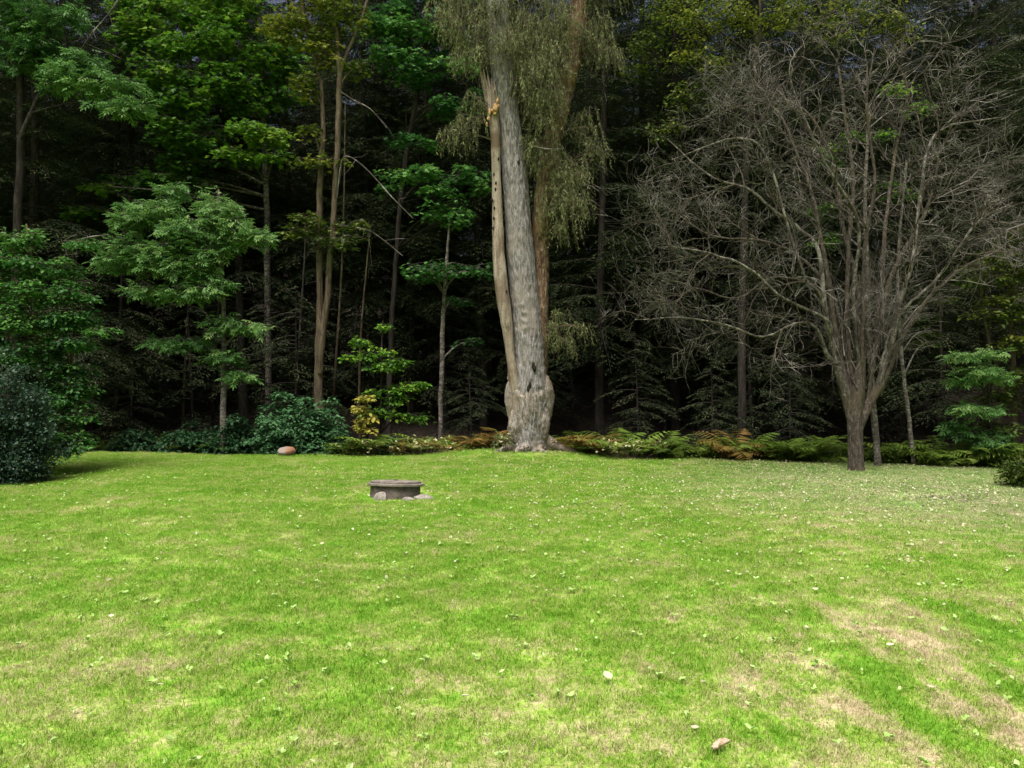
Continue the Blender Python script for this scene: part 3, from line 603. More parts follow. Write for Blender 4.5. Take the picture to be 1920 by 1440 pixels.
leafy('leaning_maple_tree', 'slim maple leaning right behind the dead stem, with a bright shelf of leaves halfway up', 'tree',
      [px_stem([(728, 840, 11), (733, 640, 10), (742, 500, 9), (750, 380, 9), (764, 280, 9), (780, 190, 8), (798, 80, 7), (815, -60, 5)], 23),
       px_stem([(752, 380, 5), (790, 340, 4), (850, 330, 3)], 22.2)],
      [(740, 60, 45, 28, 22.6, .5), (800, 50, 50, 28, 22.6, .5), (700, 45, 30, 22, 22.6, .5), (760, 110, 60, 22, 22.4, .45), (720, 95, 25, 16, 22.4, .8), (860, 120, 40, 14, 22.4, .8), (790, 140, 60, 16, 22.4, .3), (870, 185, 40, 18, 22.4, .3), (830, 200, 40, 12, 22.5, .25),
       (740, 20, 50, 25, 23, .4), (850, 70, 40, 36, 23, .3), (750, 325, 36, 16, 21.6, .5), (800, 320, 42, 16, 21.5, .55), (865, 325, 45, 18, 21.6, .5), (730, 350, 25, 8, 21.5, .5), (820, 350, 40, 14, 21.3, .6), (835, 385, 42, 16, 21.3, .6), (860, 405, 24, 14, 21.3, .6), (800, 405, 22, 8, 21.4, .5),
       (770, 260, 50, 10, 22, .15), (820, -20, 100, 25, 23, .4), (900, 345, 20, 14, 21.8, .4)],
      L_MAPLE, BK_DARK, MAPLE, .13, 1.0, subr=.28, nleaf=20)
leafy('slim_pale_tree', 'thin straight pale trunk rising from the ferns left of the big willow', 'tree',
      [px_stem([(826, 850, 10), (827, 760, 9), (829, 650, 9), (833, 560, 8), (837, 500, 7), (841, 440, 4), (843, 400, 2)], 21.2)],
      [(800, 505, 45, 8, 20.8, .3), (860, 510, 45, 9, 20.8, .3), (820, 495, 60, 6, 20.9, .35), (900, 500, 25, 8, 21, .2), (790, 520, 30, 6, 21, .15), (860, 560, 30, 8, 21.2, .05), (890, 640, 30, 8, 21.2, .02)],
      L_MAPLE, BK_PALE, MAPLE, .12, .8, subr=.25, nleaf=16)
leafy('leafy_sapling', 'small sapling with flat green tiers between the round bush and the slim pale trunk', 'sapling',
      [px_stem([(712, 850, 6), (714, 760, 5), (716, 680, 4), (718, 600, 2)], 20)],
      [(718, 610, 10, 12, 19.8, .4), (675, 640, 24, 7, 19.8, .5), (700, 660, 34, 10, 19.7, .5), (745, 675, 28, 8, 19.7, .45), (715, 685, 34, 9, 19.6, .5), (660, 668, 16, 5, 19.7, .5), (750, 725, 45, 8, 19.6, .45), (780, 720, 25, 6, 19.6, .4), (740, 745, 30, 6, 19.6, .4), (690, 735, 22, 8, 19.6, .5), (720, 770, 45, 9, 19.6, .45), (770, 780, 36, 9, 19.6, .35)],
      L_VIVID, BK_DARK, LEAF, .11, 1.1, subr=.2, nleaf=18)
leafy('yellow_shrub', 'small yellowing shrub beside the rounded dark green bush', 'shrub',
      [px_stem([(690, 858, 4), (688, 800, 3), (686, 755, 2)], 19)],
      [(684, 745, 12, 6, 18.8, .5), (680, 765, 14, 7, 18.8, .65), (690, 783, 14, 7, 18.8, .65), (678, 798, 12, 6, 18.8, .6), (692, 804, 12, 4, 18.8, .55)], L_YELLOW, BK_BROWN, LEAF, .11, 1.3, subr=.12, nleaf=12)

def bush(name, label, px, py, rxp, ryp, Y, mat, size=.08, tmpl=LEAF, n=90, base=.5, cat='shrub', mode='bushy', nleaf=30, group=None, subr=.22):
    """mound: clumps on and inside a dome that reaches the ground, on short stems"""
    c = P(px, py, Y); gz = ground_z(c[0], Y); k = Y / F; rx, rz = rxp * k, ryp * k
    t = thing(name, label, cat, (c[0], Y, gz), group=group)
    top = c[2] + rz - gz; ml, mw = MB(), MB()
    for q in range(n):
        th = rng.uniform(0, 6.28); el = math.asin(rng.random()) ; r_ = rng.uniform(.5, 1.0) * (1 + .16 * math.sin(5 * th + px) * math.cos(3 * el + py))
        s = np.array([rx * r_ * math.cos(th) * math.cos(el), rx * .85 * r_ * math.sin(th) * math.cos(el), .12 + (top - .15) * r_ * math.sin(el) * (1 + .12 * math.sin(3 * th))])
        s0 = np.array([s[0] * .1, s[1] * .1, 0])
        tube(mw, curve([s0, (s0 + s) / 2 + [0, 0, .15], s], 5), np.linspace(.012, .004, 5), 3)
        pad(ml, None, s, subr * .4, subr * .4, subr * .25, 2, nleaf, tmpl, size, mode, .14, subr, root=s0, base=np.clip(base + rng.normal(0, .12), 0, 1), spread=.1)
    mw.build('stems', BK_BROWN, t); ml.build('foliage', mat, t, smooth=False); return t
bush('round_bush', 'rounded dark green bush in front of the forked tree', 560, 800, 95, 68, 19.4, L_BUSH, .1, n=190, base=.5, mode='flat')
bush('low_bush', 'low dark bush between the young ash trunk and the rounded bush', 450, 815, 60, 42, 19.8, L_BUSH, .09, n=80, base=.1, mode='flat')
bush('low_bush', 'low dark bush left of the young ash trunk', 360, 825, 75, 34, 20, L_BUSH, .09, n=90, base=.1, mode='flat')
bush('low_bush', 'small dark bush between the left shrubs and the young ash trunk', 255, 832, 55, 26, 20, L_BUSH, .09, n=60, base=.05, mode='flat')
bush('small_bush', 'small blue green bush among the ferns left of the willow', 735, 843, 26, 18, 18.7, L_BUSH, .07, n=30, base=.6, subr=.13)
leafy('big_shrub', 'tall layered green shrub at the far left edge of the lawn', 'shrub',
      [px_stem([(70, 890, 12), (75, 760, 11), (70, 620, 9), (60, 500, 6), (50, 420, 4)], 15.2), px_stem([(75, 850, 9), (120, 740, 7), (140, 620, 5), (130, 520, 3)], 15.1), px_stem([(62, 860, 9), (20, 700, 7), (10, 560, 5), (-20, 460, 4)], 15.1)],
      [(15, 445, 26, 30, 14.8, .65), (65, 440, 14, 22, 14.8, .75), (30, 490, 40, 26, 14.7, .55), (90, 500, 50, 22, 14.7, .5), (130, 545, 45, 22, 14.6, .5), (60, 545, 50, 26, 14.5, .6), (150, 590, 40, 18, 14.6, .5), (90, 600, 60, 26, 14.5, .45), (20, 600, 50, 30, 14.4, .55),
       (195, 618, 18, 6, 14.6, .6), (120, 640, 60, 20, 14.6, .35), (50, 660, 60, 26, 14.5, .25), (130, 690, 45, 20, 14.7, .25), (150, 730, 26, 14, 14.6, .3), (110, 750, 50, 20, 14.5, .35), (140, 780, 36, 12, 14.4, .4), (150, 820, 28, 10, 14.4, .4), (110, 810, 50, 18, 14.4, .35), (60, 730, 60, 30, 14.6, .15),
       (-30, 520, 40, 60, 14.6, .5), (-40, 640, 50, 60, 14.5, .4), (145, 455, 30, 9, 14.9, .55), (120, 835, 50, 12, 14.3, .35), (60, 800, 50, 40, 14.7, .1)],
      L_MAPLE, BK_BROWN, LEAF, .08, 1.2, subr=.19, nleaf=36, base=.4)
bush('blue_shrub', 'dark bluish shrub nearest the camera at the left edge of the lawn', 25, 785, 75, 115, 13.2, L_BLUE, .055, n=260, base=.35, mode='bushy', nleaf=34, subr=.17)
leafy('right_shrub', 'leafy olive green shrub tree at the right edge behind the bare tree', 'shrub',
      [px_stem([(1905, 880, 12), (1900, 700, 10), (1895, 560, 8), (1890, 440, 5)], 16.5), px_stem([(1900, 760, 7), (1860, 660, 5), (1840, 560, 4)], 16.3)],
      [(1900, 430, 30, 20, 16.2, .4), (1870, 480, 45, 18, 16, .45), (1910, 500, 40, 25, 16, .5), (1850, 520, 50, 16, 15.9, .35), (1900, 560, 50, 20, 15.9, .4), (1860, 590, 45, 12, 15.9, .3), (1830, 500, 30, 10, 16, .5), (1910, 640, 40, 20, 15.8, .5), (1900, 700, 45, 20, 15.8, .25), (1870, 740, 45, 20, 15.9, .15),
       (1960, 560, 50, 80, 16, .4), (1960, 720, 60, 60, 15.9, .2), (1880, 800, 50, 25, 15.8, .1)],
      L_OLIVE, BK_BROWN, LEAF, .1, 1.0, subr=.22, nleaf=22)
leafy('teal_shrub', 'blue green feathery shrub low on the right, before the olive shrub', 'shrub',
      [px_stem([(1860, 872, 6), (1856, 790, 5), (1850, 700, 3), (1840, 660, 2)], 15.6)],
      [(1800, 665, 24, 6, 15.3, .55), (1845, 660, 26, 12, 15.3, .6), (1835, 690, 34, 11, 15.2, .6), (1870, 700, 30, 10, 15.2, .6), (1815, 760, 28, 9, 15.2, .55), (1850, 765, 26, 9, 15.1, .5), (1800, 800, 22, 16, 15.4, .15), (1850, 820, 40, 20, 15.4, .1), (1815, 710, 20, 7, 15.2, .5)],
      L_ASH, BK_DARK, PINNATE, .17, 1.2, subr=.17, nleaf=10)
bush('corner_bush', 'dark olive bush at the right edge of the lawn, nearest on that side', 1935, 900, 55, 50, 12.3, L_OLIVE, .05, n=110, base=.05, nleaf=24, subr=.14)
leafy('olive_crown_tree', 'tree with small yellowish leaves whose crown shows above the bare tree', 'tree',
      [px_stem([(1390, 850, 17), (1392, 600, 14), (1400, 300, 12), (1420, 100, 10), (1430, -100, 8)], 20), px_stem([(1405, 260, 9), (1500, 120, 7), (1620, 30, 5)], 19)],
      [(1300, 40, 45, 30, 18.4, .5), (1360, 25, 50, 30, 18.4, .6), (1430, 45, 50, 32, 18.3, .65), (1500, 25, 50, 26, 18.4, .6), (1560, 60, 45, 20, 18.3, .55), (1280, 95, 40, 26, 18.5, .45), (1340, 110, 50, 26, 18.3, .5), (1600, 20, 50, 24, 18.5, .5), (1680, 35, 40, 26, 18.4, .45), (1700, 60, 30, 12, 18.4, .5),
       (1270, 180, 40, 26, 18.5, .35), (1240, 240, 36, 18, 18.5, .3), (1330, 170, 50, 20, 18.5, .25), (1420, -30, 140, 30, 18.6, .55), (1600, -30, 100, 30, 18.8, .5), (1260, 20, 60, 30, 19, .35), (1210, 100, 40, 50, 19, .2)],
      L_OLIVE, BK_DARK, LEAF, .085, 1.0, subr=.27, nleaf=24)
leafy('slender_tree', 'slender pale trunk right beside the short trunk of the bare tree', 'tree',
      [px_stem([(1646, 874, 13), (1642, 820, 12), (1636, 740, 11), (1629, 620, 10), (1625, 500, 9), (1622, 380, 7), (1630, 200, 5)], 15.25)],
      [(1690, 165, 36, 8, 15.6, .75), (1580, 260, 26, 12, 15.6, .5), (1720, 200, 30, 9, 15.8, .5), (1560, 300, 30, 9, 15.8, .3), (1540, 390, 36, 14, 15.9, .25), (1690, 360, 30, 14, 15.8, .4), (1660, 345, 25, 8, 15.9, .4), (1545, 440, 30, 12, 15.9, .25), (1640, 250, 30, 10, 15.8, .4)],
      L_VIVID, BK_PALE, LEAF, .07, .9, subr=.18, nleaf=20)
leafy('slender_tree', 'thin leaning pale trunk standing farthest right of the bare tree trunk', 'tree',
      [px_stem([(1714, 872, 9), (1706, 800, 8), (1694, 700, 7), (1686, 600, 6), (1684, 480, 5), (1700, 300, 4)], 15.5)],
      [(1725, 590, 26, 10, 15.9, .1), (1745, 620, 24, 8, 15.9, .1), (1740, 640, 30, 8, 16, .08), (1760, 560, 24, 8, 16, .2)], L_OLIVE, BK_PALE, NARROW, .09, 1, subr=.2, nleaf=30)

# dead arching branches near the forked tree and high at the left
def dead_branch(label, rows, Y, kids=6):
    a = P(rows[0][0], rows[0][1], Y); t = thing('dead_branch', label, 'branch', a); mb = MB()
    c = curve(px_stem([(a_, b_, w_ * .75) for a_, b_, w_ in rows], Y), 22); tube(mb, c[:, :3] - a, c[:, 3], 5)
    for k in range(kids):
        i0 = rng.integers(4, 21); d_ = rng.normal(0, .2, 3) + [0, 0, -.1]
        tube(mb, curve([c[i0, :3], c[i0, :3] + d_ + rng.normal(0, .05, 3), c[i0, :3] + d_ * 2], 5) - a, np.linspace(.008, .003, 5), 3)
    mb.build('branch', TWIG, t)
dead_branch('bare arching branch bowing right from the forked tree at mid height', [(632, 370, 3), (640, 305, 3), (655, 294, 3.4), (690, 320, 3.4), (735, 370, 3), (775, 410, 2)], 21)
dead_branch('bare twig reaching right from the top of the forked tree', [(636, 170, 3), (662, 187, 3), (695, 205, 2.4), (725, 240, 1.5)], 21.2, 4)
dead_branch('bare forked twig reaching right from the forked tree below the arching one', [(632, 420, 2), (690, 432, 2.6), (725, 455, 2.4), (755, 480, 1.4)], 21, 4)
dead_branch('long bare branch slanting down in the upper left corner', [(235, -20, 5), (205, 25, 4.4), (175, 60, 3.6), (148, 98, 2)], 21.5, 5)
dead_branch('grey bare twig above the tall left shrub', [(205, 440, 3), (165, 445, 3.4), (120, 458, 2)], 18, 3)

# grey dead sprays of an evergreen at the right edge
def grey_spray():
    a = np.array([*P(1960, 870, 15.9)]); a[2] = ground_z(a[0], a[1])
    t = thing('evergreen_tree', 'evergreen at the right edge with pale grey dead sprays pointing left', 'tree', a)
    mt, mw, ml = MB(), MB(), MB()
    c = curve(px_stem([(1985, 880, 30), (1980, 500, 24), (1975, 100, 16), (1970, -150, 10)], 16.3), 20); tube(mt, c[:, :3] - a, c[:, 3], 10)
    for k in range(46):
        y0 = rng.uniform(-40, 620); 
        if k < 14: y0 = rng.uniform(270, 480)
        s0 = P(1978, y0 - 20, 16.3); ln = rng.uniform(1.2, 2.1 if k < 14 else 1.7); az = rng.uniform(2.2, 4.1)
        d_ = np.array([math.cos(az), math.sin(az) * .8 , rng.uniform(-.45, -.1)]); e = s0 + d_ * ln
        cc = curve([s0, (s0 + e) / 2 + [0, 0, .12], e], 12); tube(mw, cc - a, np.linspace(.016, .004, 12), 4)
        for j in range(34):
            q = cc[rng.integers(3, 12)]; sd_ = 1 if j % 2 else -1
            dd = d_ / np.linalg.norm(d_) + sd_ * np.array([-d_[1], d_[0], 0]) * .5 + rng.normal(0, .15, 3) + [0, 0, -.1]; l2 = rng.uniform(.15, .45)
            tube(mw, np.array([q, q + dd * l2 * .5 + [0, 0, .02], q + dd * l2]) - a, [.004, .003, .002], 3)
        if k >= 14:
            n = 260; i0 = rng.integers(2, 12, n); q = cc[i0] + rng.normal(0, .14, (n, 3)) * [1, 1, .35] - a
            scatter(ml, NARROW, q, rng.uniform(0, 6.28, n), rng.normal(-.2, .4, n), rng.normal(0, .4, n), rng.uniform(.05, .12, n), rng.uniform(0, .8, n))
    mt.build('trunk', BK_DARK, t); mw.build('branches', TWIG, t); ml.build('crown', L_HEMLOCK, t, smooth=False)
grey_spray()

# ------------------------------------------------------------------ hemlocks
def hemlock_proto(h, start, r0, blen, nb, seed, tr=.16, dead=30):
    global rng
    keep_ = rng; rng = np.random.default_rng(seed)
    t = thing('hemlock_tree', 'x', 'tree')
    mt, mw, ml = MB(), MB(), MB()
    ph = rng.uniform(0, 6)
    zz = np.linspace(-.5, h, 20); c = np.c_[.12 * np.sin(zz * .4 + ph), .12 * np.cos(zz * .3 + ph), zz]
    tube(mt, c, tr * (1 - zz / h * .92), 10, disp=lambda s, a: 1 + .07 * np.sin(4 * a + 9 * s))
    for k in range(nb):
        u = (k + rng.random()) / nb; z = start + (h - start) * u ** .9
        ln = blen * (1 - ((z - start) / (h - start)) ** 1.3 * .85) * rng.uniform(.65, 1.15)
        if z - start < 1.5: ln *= .75
        az = rng.uniform(0, 6.28); d2 = np.array([math.cos(az), math.sin(az)]); rise = rng.uniform(-.05, .25)
        m = 9; s = np.linspace(0, 1, m); bz = z + ln * (rise * s - .42 * s ** 2.1)
        pl = np.c_[d2[0] * s * ln, d2[1] * s * ln, bz] + c[min(19, int((z + .5) / (h + .5) * 19))] * [1, 1, 0]
        tube(mw, pl, np.linspace(.02, .004, m), 4)
        nt_ = int(17 * ln / 1.5)
        for j in range(nt_):
            v = .12 + .88 * (j + rng.random()) / nt_; i0 = min(int(v * (m - 1)), m - 2); q = pl[i0] + (pl[i0 + 1] - pl[i0]) * (v * (m - 1) - i0)
            sd_ = 1 if j % 2 else -1; tl = (.62 * math.sin(math.pi * min(1, v * .75 + .22)) + .1) * ln * .42 * rng.uniform(.7, 1.25)
            aa = az + sd_ * R(rng.uniform(38, 62)); dd = np.array([math.cos(aa), math.sin(aa), rng.uniform(-.3, .02)])
            nn = max(4, int(tl / .04)); w_ = np.linspace(.08, 1, nn)
            pp = q + dd * (w_ * tl)[:, None]; pp[:, 2] -= .28 * tl * w_ ** 2
            alt = np.where(np.arange(nn) % 2, 1, -1)
            yaw = aa - math.pi / 2 + alt * R(42) + rng.normal(0, .2, nn)
            scatter(ml, T([(0, 0, 0), (.13, .45, .01), (0, 1, -.1), (-.13, .45, .01)], [(0, 1, 2), (0, 2, 3)]), pp, yaw, rng.normal(-.2, .2, nn), rng.normal(0, .3, nn), rng.uniform(.09, .17, nn) * (1.15 - w_ * .4), np.clip(rng.normal(.42, .18) + .25 * v * rng.random() + rng.normal(0, .12, nn), 0, 1))
    for k in range(dead):                                          # bare dead branches below the crown
        z = rng.uniform(1.2, max(start + 1, 2)); az = rng.uniform(0, 6.28); ln = rng.uniform(.4, 1.6); m = 6; s = np.linspace(0, 1, m)
        tube(mw, np.c_[math.cos(az) * s * ln, math.sin(az) * s * ln, z + ln * (.1 * s - .35 * s ** 2)] + rng.normal(0, .02, (m, 3)), np.linspace(.011, .003, m), 3)
    mt.build('trunk', BK_DARK, t); mw.build('branches', BK_DARK, t); ml.build('crown', L_HEMLOCK, t, smooth=False)
    rng = keep_
    return t
tall = [hemlock_proto(19, 2.6, 0, 3.9, 150, 5), hemlock_proto(17, 3.6, 0, 3.5, 125, 6), hemlock_proto(20, 1.9, 0, 4.1, 150, 7)]
small = [hemlock_proto(4.2, .3, 0, 1.9, 46, 8, .05, 0), hemlock_proto(7, .8, 0, 2.4, 64, 9, .08, 4)]
used = {}
def place_hemlock(src, px, Y, sc, label, group=None, x=None):
    x = (px - 960) / F * Y if x is None else x
    if src.name not in used: used[src.name] = 1; o = src
    else: o = copy_tree(src)
    o.location = (x, Y, ground_z(x, Y) - .05); o.scale = (sc,) * 3; o.rotation_euler = (0, 0, rng.uniform(0, 6.28)); o['label'] = label
    if group: o['group'] = group
    return o
front = [(tall[2], 55, 22.5, 1, 'hemlock tree in the dark at the far left behind the layered shrub'),
         (tall[0], 225, 26, 1, 'hemlock trunk in the gap between the left shrubs and the young ash'),
         (tall[1], 690, 26.5, 1.05, 'hemlock tree in the shade between the forked tree and the slim pale trunk'),
         (tall[1], 545, 27.5, 1, 'hemlock tree in the shade just left of the forked tree'),
         (tall[0], 1130, 23, .95, 'hemlock tree close behind the willow on its right'),
         (tall[2], 1265, 24.5, .95, 'hemlock tree in the dark gap between the willow and the bare tree'),
         (tall[0], 1500, 22.5, .95, 'hemlock tree whose boughs show through the left half of the bare tree'),
         (tall[2], 1690, 21.5, .9, 'hemlock tree directly behind the right half of the bare tree'),
         (tall[1], 1840, 21, .95, 'hemlock tree in the dark upper right corner'),
         (tall[1], 330, 28, 1.05, 'hemlock tree in the dark behind the vivid green crown'), (tall[2], 430, 29, 1.05, 'hemlock tree in the dark behind the pale straight stem'), (tall[0], 800, 27, 1, 'hemlock tree in the shade behind the slim pale trunk'),
         (tall[0], 900, 26, 1, 'hemlock tree in the dark directly behind the willow trunk')]
for a_ in front: place_hemlock(*a_)
us = [(small[0], 1190, 20.2, .78, 'small dim hemlock sapling right of the willow behind the ferns'), (small[0], 1330, 19.4, .66, 'low spreading hemlock sapling in the gap left of the bare tree'),
      (small[0], 1475, 19, .7, 'young hemlock with low boughs left of the bare tree trunk'), (small[1], 1410, 21.5, .8, 'middle sized hemlock behind the long low branch of the bare tree'),
      (small[1], 1760, 18.5, .8, 'young hemlock between the leaning pale trunk and the right shrubs'), (small[0], 880, 21.5, .75, 'small dark hemlock sapling just left of the willow'),
      (small[1], 150, 19.5, .8, 'young hemlock behind the tall layered shrub at the left'), (small[0], 240, 22, .9, 'small hemlock in the dark right of the layered shrub')]
for a_ in us: place_hemlock(*a_)
g = 'hemlock trees deep in the shaded woods'
for row, (Yr, step) in enumerate([(26.5, 4.2), (30, 3.4), (34.5, 3.4), (40, 4.4), (46, 5), (54, 5.6), (63, 5.5), (70, 5.5), (78, 5.5)]):
    xr = .78 * Yr + 2; x = -xr + rng.uniform(0, 2)
    while x < xr:
        place_hemlock(tall[rng.integers(0, 3)], 0, Yr + rng.uniform(-1.5, 1.5), rng.uniform(.85, 1.15) * (1.45 if row > 6 else 1), 'dark hemlock tree standing deep in the shaded woods', g, x=x + rng.uniform(-.6, .6)); x += step
for k in range(64):
    Y_ = rng.uniform(22, 36); xr = .7 * Y_
    place_hemlock(small[rng.integers(0, 2)], 0, Y_, rng.uniform(.8, 1.3), 'small dark hemlock in the undergrowth of the shaded woods', 'small hemlocks in the dark undergrowth', x=rng.uniform(-xr, xr))
# the wood continues to both sides of the lawn, outside the frame
for x, Y_ in ((-17, 19), (-19, 14), (-15.5, 23), (16.5, 17), (17, 22), (19, 13), (-21, 25), (21, 25), (-18, 9), (19.5, 8)):
    place_hemlock(tall[rng.integers(0, 3)], 0, Y_, 1, 'dark hemlock tree standing deep in the shaded woods', g, x=x)
for k in range(26):                                                 # thin bare trunks in the dark
    Y_ = rng.uniform(23, 30); px = rng.uniform(180, 1900); x = (px - 960) / F * Y_; z = ground_z(x, Y_)
    t = thing('young_tree', 'thin bare young trunk standing in the dark wood', 'tree', (x, Y_, z), group='thin young trunks in the dark wood'); mb = MB()
    h_ = rng.uniform(6, 11); lean = rng.normal(0, .04); r_ = rng.uniform(.03, .075); s = np.linspace(0, 1, 12)
    tube(mb, np.c_[lean * h_ * s + .06 * np.sin(s * 5 + k), .1 * np.sin(s * 3 + k), h_ * s - .2], r_ * (1 - .7 * s), 7); mb.build('trunk', BK_BROWN if k % 3 == 0 else BK_DARK, t)
    mb = MB()
    for j in range(12):
        u = rng.uniform(.25, 1); az = rng.uniform(0, 6.28); ln = rng.uniform(.3, 1.1); p0 = np.array([lean * h_ * u, 0, h_ * u - .2])
        tube(mb, curve([p0, p0 + [math.cos(az) * ln * .5, math.sin(az) * ln * .5, .1], p0 + [math.cos(az) * ln, math.sin(az) * ln, rng.uniform(-.1, .3)]], 5), np.linspace(.01, .003, 5), 3)
    mb.build('branches', BK_DARK, t)

# ------------------------------------------------------------------ ferns and bank plants along the lawn's far edge
def fern_mesh(n_fr, ln, seed, mat):
    r2 = np.random.default_rng(seed); mb = MB()
    for k in range(n_fr):
        az = k * 6.28 / n_fr + r2.normal(0, .25); L_ = ln * r2.uniform(.7, 1.15); m = 15; s = np.linspace(0, 1, m); el = r2.uniform(1.05, 1.4)
        hx = L_ * (s * math.cos(el) + .35 * s ** 2); hz = L_ * (s * math.sin(el) - .55 * s ** 2.2)
        sp_ = np.c_[math.cos(az) * hx, math.sin(az) * hx, hz]; tube(mb, sp_, np.linspace(.004, .001, m), 3, .3)
        for sd_ in (1, -1):
            wl = .16 * np.sin(np.pi * np.clip(s * .85 + .12, 0, 1)) ** .7 * L_ / .7
            scatter(mb, T([(0, 0, 0), (.12, .35, .0), (0, 1, -.08), (-.12, .35, 0)], [(0, 1, 2), (0, 2, 3)]), sp_[2:], np.full(m - 2, az - math.pi / 2 + sd_ * R(68)) + r2.normal(0, .08, m - 2), r2.normal(-.15, .1, m - 2), np.full(m - 2, .2), wl[2:] + .02, np.clip(r2.normal(.5, .15) + r2.normal(0, .08, m - 2), 0, 1))
    return mb.mesh('fern_fronds', mat, False)
fg = [fern_mesh(12, .75, s_, L_FERN) for s_ in (1, 2, 3)]; fr = [fern_mesh(12, .7, s_, L_FERN_RUST) for s_ in (4, 5)]
for k in range(230):
    px = rng.uniform(640, 1960) if k < 205 else rng.uniform(180, 640)
    t_ = rng.uniform(.1, 2.2); x = (px - 960) / F * 17; Y_ = float(edge(x)) + t_ + (1.5 if px < 640 else 0); x = (px - 960) / F * Y_
    if (x - .43) ** 2 + (Y_ - 18) ** 2 < .45: continue
    rust = (700 < px < 960 and rng.random() < .75) or (1030 < px < 1130 and rng.random() < .7) or rng.random() < .08
    o = link('fern', (fr if rust else fg)[rng.integers(0, 2 if rust else 3)]); s_ = rng.uniform(.7, 1.1) if rng.random() < .5 else rng.uniform(1.1, 1.6)
    if px < 960 or px > 1040: o.location = (x, Y_, ground_z(x, Y_)); 
    else: o.location = (x, Y_ + .8, ground_z(x, Y_ + .8))
    o.scale = (s_, s_, s_ * rng.uniform(.8, 1.1)); o.rotation_euler = (rng.normal(0, .12), rng.normal(0, .12), rng.uniform(0, 6.28))
    if rust: tag(o, 'rusty yellowing fern on the bank behind the lawn edge beside the willow', 'fern', 'rusty ferns beside the willow')
    else: tag(o, 'green fern on the bank behind the lawn edge', 'fern', 'green ferns along the lawn edge')
# low leafy ground cover on the bank, and pale variegated leaves near the willow
mb = MB(); n = 5200; px = rng.uniform(560, 1980, n); x = (px - 960) / F * 17.5; yy = edge(x) + rng.uniform(-.05, 1.6, n)
scatter(mb, LEAF, np.c_[x, yy, height(x, yy) + rng.uniform(.0, .34, n) * (.6 + .5 * np.sin(x * 3.1) * np.sin(x * 1.3 + 1)) * np.clip((yy - edge(x)) / .3, .2, 1)], rng.uniform(0, 6.28, n), rng.normal(.1, .5, n), rng.normal(0, .5, n), rng.uniform(.03, .085, n), np.clip(.25 + .15 * np.sin(x * 2) + rng.normal(0, .2, n), 0, 1))
tag(mb.build('ground_cover', L_FERN, smooth=False), 'low leafy ground cover on the shaded bank at the lawn edge', 'ground cover', kind='stuff')
def pale_plant(label, px, py, Y, w_, n):
    c = P(px, py, Y); c[2] = ground_z(c[0], Y); t = thing('pale_leaved_plant', label, 'plant', c); mb, mw = MB(), MB()
    for k in range(n):
        q = np.array([rng.normal(0, w_), rng.normal(0, .15), rng.uniform(.12, .42)])
        tube(mw, curve([q * [.3, .3, 0], q * [.8, .8, .6], q], 4), [.004, .003, .003, .002], 3)
        m_ = 3; scatter(mb, LEAF, np.repeat(q[None], m_, 0), rng.uniform(0, 6.28, m_), rng.normal(.2, .4, m_), rng.normal(0, .5, m_), rng.uniform(.05, .09, m_), rng.uniform(.1, .9, m_))
    mw.build('stems', BK_BROWN, t); mb.build('foliage', leaf_mat('pale_leaf', [(.1, .12, .03), (.22, .24, .08), (.36, .36, .17), (.5, .48, .34)], .2), t, smooth=False)
pale_plant('straggly plant with cream leaves on the bank left of the willow base', 800, 850, 17.95, .35, 44)
pale_plant('low plant with cream leaves below the yellowing shrub', 690, 855, 18.1, .25, 14)
pale_plant('yellowish broad leaved plant on the bank right of the willow', 1185, 860, 16.6, .45, 60)
pale_plant('thin pale weed growing against the left side of the willow base', 948, 850, 17.6, .06, 16)

# leaf litter of the woodland floor
mb = MB(); n = 9000; x = rng.uniform(-18, 18, n); yy = edge(x) + rng.uniform(.3, 10, n)
scatter(mb, LEAF, np.c_[x, yy, height(x, yy) + rng.uniform(.005, .03, n)], rng.uniform(0, 6.28, n), rng.normal(0, .3, n), rng.normal(0, .4, n), rng.uniform(.05, .1, n), rng.uniform(0, 1, n))
tag(mb.build('forest_litter', leaf_mat('brown_litter', [(.015, .011, .007), (.03, .022, .014), (.055, .04, .025), (.1, .075, .045)], .05), smooth=False), 'brown leaf litter covering the dark woodland floor', 'leaf litter', kind='stuff')

# ------------------------------------------------------------------ small things on the lawn
def stone_mat(name, c0, c1, sc=25): return bark_mat(name, [c0, tuple((a + b) / 2 for a, b in zip(c0, c1)), c1], sc, 1, .5, 90, dist=.01)
CONC = stone_mat('weathered_concrete', (.1, .088, .075), (.27, .24, .205), 9); STONE = stone_mat('field_stone', (.14, .13, .115), (.3, .28, .24))
CONC_D = stone_mat('dark_riser', (.06, .05, .046), (.17, .145, .13), 9)
def lathe(mb, prof, seg=64, wob=0.0):
    prof = np.array(prof); a = np.arange(seg) / seg * 6.28318; n = len(prof); rr_ = 1 + wob * np.sin(3 * a + 1) + wob * .6 * np.sin(7 * a)
    v = np.stack([prof[:, 0][:, None] * np.cos(a) * rr_, prof[:, 0][:, None] * np.sin(a) * rr_, prof[:, 1][:, None] + 0 * a], -1)
    i = (np.arange(n - 1)[:, None] * seg + np.arange(seg)).ravel(); j = (np.arange(n - 1)[:, None] * seg + (np.arange(seg) + 1) % seg).ravel()
    mb.add(v.reshape(-1, 3), np.stack([i, j, j + seg, i + seg], 1))
rx0, ry0 = (741 - 960) / F * 11.35, 11.35; gz = ground_z(rx0, ry0)
t = thing('well_riser', 'low round concrete well riser with a flat lid, out on the lawn', 'well cover', (rx0, ry0, gz))
t.rotation_euler = (R(-4.6), R(1.4), 0); t.scale = (1.02, 1.02, .86)
